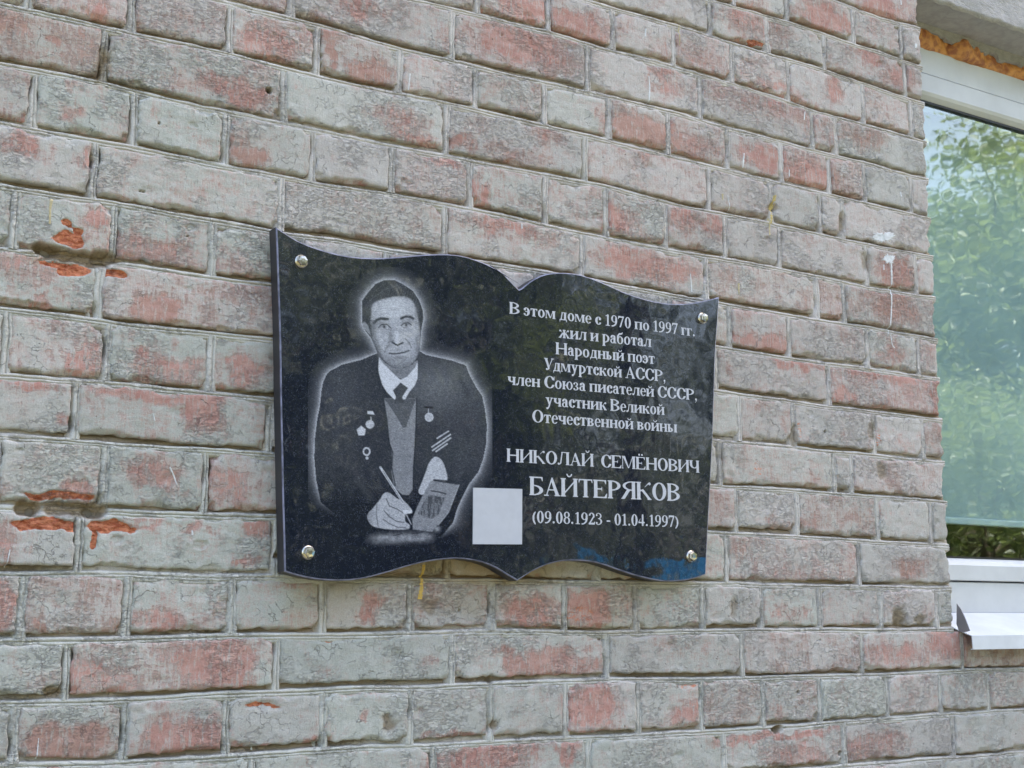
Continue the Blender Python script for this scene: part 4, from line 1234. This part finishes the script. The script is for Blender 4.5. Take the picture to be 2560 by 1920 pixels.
def spot(I, cx, cy, rx, ry, val, amt, ang=0):
    c_, s_ = math.cos(ang), math.sin(ang)
    u = (PX - cx) * c_ + (PY - cy) * s_; v = -(PX - cx) * s_ + (PY - cy) * c_
    k = np.exp(-((u / rx) ** 2 + (v / ry) ** 2)) * amt
    return I * (1 - k) + val * k
I = np.zeros(PX.shape)
tex = fbm(PX * .35, PY * .35, 91, 3); tex2 = fbm(PX * .12, PY * .12, 95, 3)
sil = z1([(905,780),(960,705),(1030,625),(1110,592),(1200,590),(1290,635),(1370,690),(1430,780),(1462,870),(1468,940),(1447,1060),(1440,1160),(1430,1245),(1490,1280),(1600,1305),(1730,1332),(1860,1378),(1895,1470),(1955,1580),(2010,1660)]) + \
      z2([(1870,120),(1885,250),(1880,400),(1855,530),(1815,640),(1735,745),(1680,850),(1635,950),(1600,1070),(1500,1190),(1200,1220),(1000,1180),(860,1120),(780,1060),(600,1000),(480,900),(440,700),(425,520),(432,350),(450,200),(472,90)]) + \
      z1([(530,1610),(545,1530),(575,1465),(610,1428),(720,1370),(900,1325),(1045,1265),(1020,1200),(985,1120),(935,1060),(905,985)])
ds = sdf(sil)
fade = 1 - sstep(1180, 1300, PY) * (PX < 1000) - sstep(1300, 1350, PY) * (PX >= 1000)
fade = np.clip(fade, 0, 1)
I = np.where(ds > 0, .36 * np.exp(-ds / 5.5) * fade + .07 * np.exp(-ds / 20) * fade * (1 - sstep(30, 48, ds)), I)
# jacket
suit = .012 + .035 * np.clip((PX - 960) / 220, 0, 1) * (1 - sstep(880, 1080, PY) * .6) * sstep(880, 960, PY) + .02 * sstep(1000, 880, PY) * 0
suit = suit + .07 * np.exp(-((PX - 1085) / 70) ** 2 - ((PY - 965) / 60) ** 2) + .022 * np.exp(-((PX - 855) / 50) ** 2 - ((PY - 980) / 70) ** 2)
suit = (suit + .010) * (1 + .25 * tex) * np.where(PY > 1150, np.clip(1 - (PY - 1150) / 120, 0, 1), 1)
I = lay(I, ds, suit, 1.5)
# knitted vest
vest = z2([(1008,20),(1290,20),(1283,250),(1272,450),(1258,600),(1258,790),(1225,838),(1170,835),(1100,770),(1078,640),(1083,480),(1052,330),(1035,180)])
I = lay(I, sdf(vest), .205 * (1 + .16 * tex), 1.3)
I = lay(I, sdf(z2([(1012,22),(1290,22),(1262,90),(1200,268),(1175,268),(1120,170),(1040,55)])), .075 * (1 + .2 * tex), 1.3)
# neck, shirt, tie
I = lay(I, sdf(z1([(1055,1290),(1100,1340),(1250,1400),(1415,1330),(1413,1500),(1300,1510),(1180,1470),(1080,1400)])), .20)
I = spot(I, *z1([(1220, 1440)])[0], 22, 8, .10, .6)
I = lay(I, sdf(z1([(1060,1300),(1085,1345),(1140,1400),(1210,1470),(1258,1510),(1320,1480),(1390,1400),(1415,1345),(1414,1500),(1390,1560),(1340,1620),(1300,1690),(1200,1690),(1130,1620),(1080,1540),(1058,1460),(1052,1380)])), .56 * (1 + .05 * tex), 1.1)
I = lay(I, sdf(z1([(1258,1535),(1328,1585),(1275,1668),(1290,1725),(1200,1725),(1215,1665),(1187,1607)])), .045, 1.2)
I = lay(I, sdf(z1([(1060,1290),(1052,1420),(1090,1560),(1150,1660),(1140,1680),(1060,1600),(1030,1420),(1045,1300)])), .018, 1.5)
# hair mass then face
head = z1([(905,780),(960,705),(1030,625),(1110,592),(1200,590),(1290,635),(1370,690),(1430,780),(1462,870),(1468,940),(1447,1060),(1438,1180),(1415,1290),(1370,1370),(1290,1405),(1190,1400),(1110,1350),(1055,1270),(1020,1190),(985,1120),(935,1060),(905,985)])
I = lay(I, sdf(head), .026 * (1 + .5 * fbm(PX * .5, PY * .18, 97, 3)), 1.2)
face = cr(z1([(990,900),(1000,820),(1060,780),(1150,755),(1240,742),(1320,752),(1370,790),(1395,850),(1415,930),(1430,1000),(1438,1080),(1436,1180),(1412,1290),(1360,1365),(1290,1398),(1200,1395),(1130,1350),(1075,1270),(1030,1180),(1000,1080),(985,990)]), 4)
fz = .35 + .03 * tex + .03 * tex2 + .05 * np.exp(-((PX - 985) / 26) ** 2 - ((PY - 775) / 22) ** 2)
fz = fz + .14 * np.exp(-((PX - 985) / 34) ** 2 - ((PY - 772) / 20) ** 2)
fz = fz - .10 * sstep(1032, 1055, PX) - .17 * sstep(950, 929, PX) * (PY > 800)
fz = fz - .16 * sstep(880, 915, PY)
fz = fz - .10 * np.exp(-((PX - 955) / 20) ** 2 - ((PY - 812) / 9) ** 2) - .10 * np.exp(-((PX - 1017) / 17) ** 2 - ((PY - 808) / 9) ** 2)
I = lay(I, sdf(face), np.clip(fz, .05, .6), 3.5)
Z = lambda x, y: z1([(x, y)])[0]
I = lay(I, sdf(z1([(905,985),(930,975),(960,1010),(985,1100),(960,1080),(925,1040)])), .22, 1.5)
I = spot(I, *Z(1180, 860), 38, 12, .46, .45); I = spot(I, *Z(1060, 1130), 15, 20, .42, .5); I = spot(I, *Z(1380, 1110), 9, 18, .38, .5); I = spot(I, *Z(1225, 1110), 5, 22, .52, .85)
I = spot(I, *Z(1165, 1110), 6, 22, .12, .6); I = spot(I, *Z(1150, 1170), 4, 6, .16, .6)
I = spot(I, *Z(1055, 985), 15, 5, .16, .6); I = spot(I, *Z(1340, 975), 13, 5, .18, .55)
I = spot(I, *Z(1100, 1075), 13, 4, .24, .5); I = spot(I, *Z(1320, 1055), 11, 4, .25, .5)
I = stroke(I, z1([(1015,985),(1040,958),(1080,945),(1140,950)]), 7, .02, .95); I = stroke(I, z1([(1265,945),(1300,928),(1345,928),(1375,945)]), 6.5, .02, .95)
I = stroke(I, z1([(1055,1030),(1085,1000),(1130,998),(1165,1030)]), 3, .02, .95); I = stroke(I, z1([(1265,1010),(1290,988),(1330,985),(1358,1005)]), 3, .02, .95)
I = spot(I, *Z(1110, 1024), 7.5, 4, .46, .9); I = spot(I, *Z(1313, 1008), 6.5, 3.6, .46, .9)
I = spot(I, *Z(1108, 1021), 4.4, 4.8, .0, 1.0); I = spot(I, *Z(1311, 1005), 4.2, 4.6, .0, 1.0)
I = stroke(I, z1([(1065,1042),(1105,1050),(1150,1042)]), 1.2, .10, .6); I = stroke(I, z1([(1275,1024),(1310,1030),(1350,1020)]), 1.2, .10, .6)
I = stroke(I, z1([(1185,1165),(1210,1182),(1232,1192),(1252,1180),(1280,1168)]), 4, .01, 1); I = spot(I, *Z(1180, 1160), 3, 3, .10, .7)
I = stroke(I, z1([(1155,1265),(1200,1272),(1250,1265),(1290,1258),(1335,1240)]), 3.6, .01, .95); I = stroke(I, z1([(1190,1283),(1245,1282),(1290,1270)]), 2, .50, .6)
I = spot(I, *Z(1240, 1308), 18, 5, .12, .65); I = stroke(I, z1([(1300,1130),(1335,1165),(1360,1215)]), 3.2, .08, .7); I = stroke(I, z1([(1150,1190),(1120,1230),(1110,1260)]), 3, .10, .6)
I = stroke(I, z1([(1210,900),(1215,930),(1212,960)]), 1.8, .24, .5); I = stroke(I, z1([(1080,860),(1150,850),(1230,862),(1320,850)]), 1.6, .28, .4)
I = spot(I, *Z(1300, 1380), 25, 7, .14, .5); I = spot(I, *Z(1060, 1230), 6, 20, .14, .6, -.35)
for q in range(5): I = stroke(I, z1([(1000 + q * 70, 760 - q * 4), (1010 + q * 75, 700 - q * 14), (1090 + q * 70, 640 - 3 * q)]), 1.6, .10, .4)
# lapels, medals and pins
I = stroke(I, z2([(1010,20),(1040,200),(1060,400),(1090,480),(1080,600),(1110,760)]), 3.5, .008, .9); I = stroke(I, z2([(1292,20),(1285,250),(1275,500),(1262,780)]), 3, .008, .9)
L_ = .50
I = lay(I, sdf(z2([(875,128),(920,128),(935,158),(875,152)])), L_); I = stroke(I, z2([(905,180),(905,205)]), 2, L_)
I = lay(I, np.hypot(PX - (660 + 896/3.385), PY - (990 + 240/3.385)) - 10.5, .46); I = stroke(I, z2([(900,245),(935,245)]), 1.5, .2)
I = lay(I, sdf(z2([(822,252),(860,282),(850,332),(800,334),(784,284)])), L_)
rr = np.hypot((PX - (660 + 868/3.385)) * 1.15, PY - (990 + 470/3.385)); I = lay(I, np.abs(rr - 9) - 1.9, L_, 1.0)
I = lay(I, np.hypot(PX - (660 + 872/3.385), PY - (990 + 525/3.385)) - 3.6, L_)
I = stroke(I, z2([(1360,95),(1422,98)]), 5, .004); I = stroke(I, z2([(1391,110),(1391,145)]), 2, .4)
rr = np.hypot(PX - (660 + 1397/3.385), PY - (990 + 180/3.385)); I = lay(I, rr - 10.5, .40); I = lay(I, np.abs(rr - 9.6) - 1.1, L_, 1.0)
for a_, b_ in (((1465,358),(1560,298)), ((1420,432),(1578,325)), ((1425,462),(1580,355)), ((1455,470),(1550,405))):
    I = stroke(I, z2([a_, b_]), 3.0, L_, .95, .9)
# cuff, papers, card, the writing hand and pen
cuff = cr(z2([(1308,800),(1340,720),(1370,640),(1395,570),(1430,525),(1460,515),(1500,540),(1530,600),(1548,715),(1440,708),(1400,760),(1355,828),(1320,830)]), 4)
I = lay(I, sdf(cuff), .42 * (1 + .08 * tex))
I = lay(I, sdf(z2([(1410,716),(1650,752),(1560,980),(1470,1090),(1420,1150),(1260,1130),(1255,1040),(1300,930),(1350,830)])), .215 * (1 + .15 * tex))
I = lay(I, sdf(z2([(1395,835),(1530,860),(1480,1000),(1420,1040),(1300,1000),(1350,900)])), .06 + .08 * (fbm(PX * .35, PY * .06, 99) > 0))
I = stroke(I, z2([(1435,708),(1548,716)]), 2.2, .006); I = stroke(I, z2([(1415,803),(1480,812),(1540,830)]), 3.2, .02)
I = stroke(I, z2([(1650,752),(1560,985),(1475,1090)]), 1.8, .38)
hand = cr(z2([(878,1000),(930,940),(985,870),(1010,830),(1045,815),(1090,840),(1130,870),(1185,890),(1225,930),(1250,965),(1250,990),(1200,1000),(1195,1060),(1230,1090),(1220,1125),(1120,1132),(1010,1122),(920,1100),(880,1050)]), 4)
I = lay(I, sdf(hand), .36 * (1 + .08 * tex) - .10 * sstep(940, 925, PX))
I = stroke(I, z2([(1035,870),(1060,930),(1130,960),(1180,990)]), 2.6, .05, .9); I = stroke(I, z2([(1015,970),(1060,1020),(1120,1060),(1185,1070)]), 2.6, .05, .9); I = stroke(I, z2([(1010,1045),(1060,1080),(1130,1110),(1200,1115)]), 2.4, .05, .85)
I = stroke(I, z2([(955,920),(950,1000),(965,1100)]), 2.6, .06, .8)
I = lay(I, sdf(z2([(1175,965),(1250,968),(1252,990),(1200,998),(1178,990)])), .58)
I = stroke(I, z2([(985,605),(1060,720),(1180,905)]), 5.5, .50); I = stroke(I, z2([(1010,640),(1080,755),(1175,900)]), 1.6, .04); I = stroke(I, z2([(1205,1005),(1245,1085)]), 2, .42)
I = np.where((PY > 1318) & (PX > 905) & (PX < 1095), np.maximum(I, .20 * np.exp(-((PY - (1345 - (PX - 1000) * .04)) / 11) ** 2) * sstep(905, 960, PX) * (1 - sstep(1060, 1095, PX)) * (1 + .6 * tex2)), I)
I = stroke(I, z2([(1090,1185),(1170,1165)]), 2, .01); I = stroke(I, z2([(1250,1165),(1350,1150)]), 2, .01)
I = spot(I, *z2([(1465, 1125)])[0], 7, 6, .34, .8)
for a_, b_, q_, v_ in ((1015,1060,3,.16),(1120,1080,3,.2),(1300,1060,3,.2),(1395,1040,3,.14)):
    I = stroke(I, z1([(a_, b_), (a_ + 22, b_ + 12), (a_ + 48, b_ + 8)]), 1.6, v_, .5)
for q in range(4): I = stroke(I, z1([(1060 + q * 8, 835 + q * 22), (1180, 822 + q * 22), (1330 - q * 10, 838 + q * 20)]), 1.5, .22, .35)
I = spot(I, *Z(1010, 1010), 7, 26, .13, .5); I = spot(I, *Z(1030, 1170), 8, 26, .12, .6, -.3); I = spot(I, *Z(1415, 1180), 7, 30, .10, .55); I = spot(I, *Z(1400, 900), 7, 22, .16, .5)
I = spot(I, *Z(1245, 1235), 26, 3.5, .24, .5); I = spot(I, *Z(1120, 1310), 20, 9, .17, .5, .6); I = spot(I, *Z(1250, 1350), 16, 8, .30, .4); I = spot(I, *Z(1215, 1055), 12, 4, .18, .35)
for q in range(26):      # combed hair
    x0 = 930 + q * 21; I = stroke(I, z1([(x0, 860 - 110 * math.sin(q / 26 * 3.1)), (x0 + 26, 790 - 130 * math.sin(q / 26 * 3.1)), (x0 + 60, 770 - 150 * math.sin(q / 26 * 3.1))]), 1.1, .13, .35 * (PY < 800))
rgp = np.random.default_rng(77)
# jacket folds
for pts_, w_, v_, a_ in (([(560,1640),(600,1560),(680,1500)], 9, .045, .5), ([(1500,1380),(1600,1450),(1700,1520)], 14, .085, .35), ([(1800,1480),(1850,1600),(1870,1650)], 8, .012, .6), ([(1440,1500),(1450,1650)], 8, .07, .4)):
    I = np.where(ds < -2, stroke(I, z1(pts_), w_, v_, a_, 7), I)
for pts_, w_, v_, a_ in (([(640,150),(620,350),(660,560)], 14, .035, .6), ([(1650,300),(1700,500),(1640,700)], 18, .045, .5), ([(1500,80),(1560,240)], 12, .06, .4), ([(760,600),(820,760),(900,860)], 16, .03, .6), ([(1180,300),(1190,520),(1180,760)], 10, .17, .4), ([(1090,500),(1170,520),(1250,495)], 4, .12, .5), ([(1085,640),(1160,660),(1250,640)], 4, .13, .5)):
    I = np.where(ds < -2, stroke(I, z2(pts_), w_, v_, a_, 7), I)
grain = rgp.normal(0, 1, PX.shape)
grain = .6 * grain + .4 * np.roll(grain, 1, 0)
I = I * np.clip(1 + .20 * grain + .10 * tex2, .3, 1.8) + (ds < 0) * np.clip(grain, 0, 3) * .012
I = np.clip(I, 0, .6)
keep = I > .004
fc = grid_faces(len(gx), len(gy))
kf = keep.reshape(-1)[fc].any(1)
# stay clear of the outline
W0 = np.array([on((a_, b_), YP) for a_, b_ in zip(PX.ravel(), PY.ravel())])
V = np.stack([W0[:, 0], np.full(len(W0), YP - .00012), W0[:, 1] + H0], 1)
fc = fc[kf]; used = np.unique(fc); remap = -np.ones(len(V), int); remap[used] = np.arange(len(used))
Iv = I.reshape(-1)[used]
t, c, P = granite('engraved_granite')
at = t.node('Attribute', attribute_name='tone').outputs['Color']
sp_ = t.node('SeparateColor'); t.put(sp_.inputs[0], at)
dots = t.ramp(t.noise(P, 1500, 2, .5), .38, .62, .78, 1.2)
am = t.math('MULTIPLY', sp_.outputs[0], dots)
sc_ = t.node('VectorMath', operation='SCALE'); sc_.inputs[0].default_value = (.95, .96, 1.05); t.put(sc_.inputs['Scale'], am)
ad = t.node('VectorMath', operation='ADD'); t.put(ad.inputs[0], c); t.put(ad.inputs[1], sc_.outputs[0])
t.put(t.b.inputs['Base Color'], ad.outputs[0])
t.b.inputs['Roughness'].default_value = .04
t.b.inputs['IOR'].default_value = 1.70
t.put(t.b.inputs['Normal'], t.bump(t.noise(P, 14, 2), .0008, 1.0))
mesh_obj('engraved_portrait', V[used], remap[fc], t.m, plq, False, None, {'tone': np.stack([Iv, Iv, Iv, np.ones_like(Iv)], 1)})

# ------------------------------------------------------------------ the yard that the stone and the glass mirror
t = NT('yard_ground'); P = t.pos(); n = t.noise(P, 1.3, 6, .65); n2 = t.noise(P, 30, 4)
c = t.mix(t.ramp(n, .42, .58), (.045, .075, .025), (.16, .135, .10))
t.put(t.b.inputs['Base Color'], t.mix(t.ramp(n2, .3, .7), c, (.09, .10, .06))); t.b.inputs['Roughness'].default_value = .95
xs = np.linspace(-120, 120, 40); ys = np.linspace(-160, 60, 40)
X, Y = np.meshgrid(xs, ys, indexing='ij')
g = mesh_obj('ground', np.stack([X, Y, 0 * X], -1).reshape(-1, 3), grid_faces(40, 40), t.m)
g['kind'] = 'structure'
bm = bmesh.new(); add_box(bm, -9, -1.15, .004, 14, -.004, .12)
pv = bm_obj('pavement', bm, simple('grey_asphalt', (.16, .155, .15), .9, var=.15, scale=12)); pv['kind'] = 'structure'

def leaf_material(name, a, b, tcol=(.33, .40, .12)):
    t = NT(name)
    n = t.noise(t.pos(), 1.1, 3, .6); r = t.node('ObjectInfo').outputs['Random']
    c = t.mix(t.ramp(n, .35, .65), a, b)
    t.put(t.b.inputs['Base Color'], c); t.b.inputs['Roughness'].default_value = .5
    tl = t.node('BsdfTranslucent'); t.put(tl.inputs['Color'], t.mix(.5, c, tcol))
    mx = t.node('MixShader'); mx.inputs[0].default_value = .38
    t.put(mx.inputs[1], t.b.outputs[0]); t.put(mx.inputs[2], tl.outputs[0]); t.put(t.out.inputs[0], mx.outputs[0])
    return t.m
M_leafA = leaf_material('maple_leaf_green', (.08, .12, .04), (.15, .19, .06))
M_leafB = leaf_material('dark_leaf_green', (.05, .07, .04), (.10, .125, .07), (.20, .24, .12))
M_bark = simple('bark', (.11, .085, .06), .95, var=.3, scale=14, bump=.01)
M_birch = simple('pale_bark', (.45, .41, .36), .8, var=.3, scale=9, bump=.004)
def crown_mesh(name, seed, R, Hh, n, leaf, zc, droop=.3):
    r = np.random.default_rng(seed)
    nc = 90
    th = r.uniform(0, 2 * math.pi, nc); u = r.uniform(-1, 1, nc); rad = r.uniform(.35, 1, nc) ** .6
    cx = np.stack([R * rad * np.sqrt(1 - u * u) * np.cos(th), R * rad * np.sqrt(1 - u * u) * np.sin(th), zc + Hh * rad * u], 1)
    k = r.integers(0, nc, n)
    p = cx[k] + r.normal(0, 1, (n, 3)) * np.array([.34, .34, .24]) * R * .32
    d1 = r.normal(0, 1, (n, 3)); d1[:, 2] -= droop; d1 /= np.linalg.norm(d1, axis=1)[:, None]
    d2 = np.cross(d1, r.normal(0, 1, (n, 3))); d2 /= np.linalg.norm(d2, axis=1)[:, None]
    s = leaf * r.uniform(.6, 1.3, n)[:, None]
    V = np.stack([p - d1 * s, p + d2 * s * .45, p + d1 * s, p - d2 * s * .45], 1).reshape(-1, 3)
    F = np.arange(4 * n).reshape(-1, 4)
    return V, F, cx
def limb(bm, a, b, r0, r1, n=7):
    a = Vector(a); b = Vector(b); d = (b - a).normalized(); s = d.cross(Vector((.31, .2, .93))).normalized(); q = d.cross(s)
    A_ = [bm.verts.new(a + (s * math.cos(2 * math.pi * i / n) + q * math.sin(2 * math.pi * i / n)) * r0) for i in range(n)]
    B_ = [bm.verts.new(b + (s * math.cos(2 * math.pi * i / n) + q * math.sin(2 * math.pi * i / n)) * r1) for i in range(n)]
    for i in range(n): bm.faces.new((A_[i], A_[(i + 1) % n], B_[(i + 1) % n], B_[i]))
def make_tree(name, label, seed, R, Hh, zc, n, leaf, ml, mb, tr):
    root = empty(name); tag(root, label, 'tree', 'trees across the yard')
    V, F, cx = crown_mesh('crown', seed, R, Hh, n, leaf, zc)
    mesh_obj('crown', V, F, ml, root)
    bm = bmesh.new(); zt = zc + Hh * .5
    pts = [(0, 0, -.1), (.06, .03, zc * .35), (-.05, .08, zc * .8), (.05, 0, zt)]
    for a_, b_, k in zip(pts[:-1], pts[1:], range(3)): limb(bm, a_, b_, tr * (1 - k * .28), tr * (1 - (k + 1) * .28), 12)
    for q in range(22):
        s = pts[1 + q % 2]; limb(bm, (s[0], s[1], s[2] + (q % 5) * .25), cx[q * 3], tr * .32, .012)
    bm_obj('trunk', bm, mb, root, True)
    return root
def copy_thing(o, loc, rz, sc, label):
    c = o.copy(); C.objects.link(c); c.location = loc; c.rotation_euler = (0, 0, rz); c.scale = (sc,) * 3; c['label'] = label
    for ch in o.children:
        d = ch.copy(); C.objects.link(d); d.parent = c
    return c
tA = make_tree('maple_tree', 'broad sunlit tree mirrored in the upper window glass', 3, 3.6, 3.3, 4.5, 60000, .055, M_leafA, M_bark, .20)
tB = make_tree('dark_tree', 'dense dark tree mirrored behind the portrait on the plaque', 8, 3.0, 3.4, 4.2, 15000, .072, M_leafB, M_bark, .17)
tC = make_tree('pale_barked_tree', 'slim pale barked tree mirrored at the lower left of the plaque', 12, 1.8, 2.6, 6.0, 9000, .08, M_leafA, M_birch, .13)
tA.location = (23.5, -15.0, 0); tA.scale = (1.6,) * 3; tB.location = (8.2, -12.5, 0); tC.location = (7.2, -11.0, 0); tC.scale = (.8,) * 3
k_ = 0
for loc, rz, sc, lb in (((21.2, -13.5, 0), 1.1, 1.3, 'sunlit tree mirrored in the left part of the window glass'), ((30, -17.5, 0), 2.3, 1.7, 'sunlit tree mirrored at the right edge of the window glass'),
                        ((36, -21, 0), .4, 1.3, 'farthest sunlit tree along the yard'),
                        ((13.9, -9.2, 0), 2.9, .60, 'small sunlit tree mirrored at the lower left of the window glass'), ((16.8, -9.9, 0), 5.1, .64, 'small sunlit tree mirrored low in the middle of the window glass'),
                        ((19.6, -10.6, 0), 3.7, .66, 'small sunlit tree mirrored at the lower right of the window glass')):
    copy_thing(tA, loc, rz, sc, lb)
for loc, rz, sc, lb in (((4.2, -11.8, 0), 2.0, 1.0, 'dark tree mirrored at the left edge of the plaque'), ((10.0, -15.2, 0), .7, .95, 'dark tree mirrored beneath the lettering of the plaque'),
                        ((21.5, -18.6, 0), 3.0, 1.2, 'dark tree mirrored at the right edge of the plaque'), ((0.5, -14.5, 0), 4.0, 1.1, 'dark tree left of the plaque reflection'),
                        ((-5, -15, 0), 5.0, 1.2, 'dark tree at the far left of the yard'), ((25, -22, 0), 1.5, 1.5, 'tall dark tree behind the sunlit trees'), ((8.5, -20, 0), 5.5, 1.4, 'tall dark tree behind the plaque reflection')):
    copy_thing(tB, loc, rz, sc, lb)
# undergrowth
r = np.random.default_rng(5); n = 90000
px_ = r.uniform(-6, 44, n); py_ = -13.5 - .28 * np.clip(px_, 0, 60) * .9 + r.normal(0, .8, n) - 1.5; pz_ = np.abs(r.normal(0, 1.25, n)) * (1 + .4 * np.sin(px_ * .9))
p = np.stack([px_, py_, pz_], 1); d1 = r.normal(0, 1, (n, 3)); d1 /= np.linalg.norm(d1, axis=1)[:, None]; d2 = np.cross(d1, r.normal(0, 1, (n, 3))); d2 /= np.linalg.norm(d2, axis=1)[:, None]
V = np.stack([p - d1 * .07, p + d2 * .035, p + d1 * .07, p - d2 * .035], 1).reshape(-1, 3)
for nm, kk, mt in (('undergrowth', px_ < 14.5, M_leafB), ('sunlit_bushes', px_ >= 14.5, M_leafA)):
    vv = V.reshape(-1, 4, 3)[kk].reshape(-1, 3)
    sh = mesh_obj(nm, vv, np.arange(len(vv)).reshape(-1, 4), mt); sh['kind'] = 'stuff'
# blue fence panels, mirrored along the bottom edge of the plaque
M_blue = simple('blue_paint', (.03, .26, .62), .5, var=.1, scale=3)
fn = empty('blue_fence', (10.8, -12.4, 0)); tag(fn, 'low blue sheet metal fence mirrored along the bottom of the plaque', 'fence')
for i in range(5):
    bm = bmesh.new(); add_box(bm, 9.2 + i * .72, -12.42, .1, 9.88 + i * .72, -12.38, 2.30, .006); bm_obj('fence_panel', bm, M_blue, fn)
for i in range(6):
    bm = bmesh.new(); add_box(bm, 9.16 + i * .72 - .02, -12.48, 0, 9.20 + i * .72 , -12.43, 2.34); bm_obj('fence_post', bm, M_blue, fn)
# long dark board fence behind the trees
M_dark = simple('weathered_teal_board', (.035, .060, .070), .8, var=.2, scale=4)
yf_ = empty('yard_fence', (20, -24, 0)); tag(yf_, 'long dark board fence behind the trees mirrored low in the window glass', 'fence')
bm = bmesh.new(); add_box(bm, -10, -24.02, .1, -8.12, -23.98, 2.9)
first = bm_obj('fence_board_panel', bm, M_dark, yf_)
for i in range(1, 40):
    c = first.copy(); C.objects.link(c); c.parent = yf_; c.location = (first.location[0] + i * 1.95, first.location[1] + .04 * math.sin(i * 2.3), first.location[2] + .08 * math.sin(i * 1.7))
    # panels overlap a dark rail
bm = bmesh.new(); add_box(bm, -10, -24.12, .3, 68, -24.05, 2.75); bm_obj('fence_rail', bm, M_dark, yf_)
# dark utility pole
pl_ = bpy.data.meshes.new('utility_pole'); bm = bmesh.new(); limb(bm, (9.55, -11.0, 0), (9.5, -11.0, 7.5), .14, .10, 16)
add_box(bm, 9.0, -11.05, 6.9, 10.0, -10.95, 7.0); bm.to_mesh(pl_); bm.free(); pl_.materials.append(simple('tarred_wood', (.03, .028, .026), .8))
po = bpy.data.objects.new('utility_pole', pl_); C.objects.link(po); tag(po, 'dark wooden utility pole mirrored near the lower right corner of the plaque', 'pole')
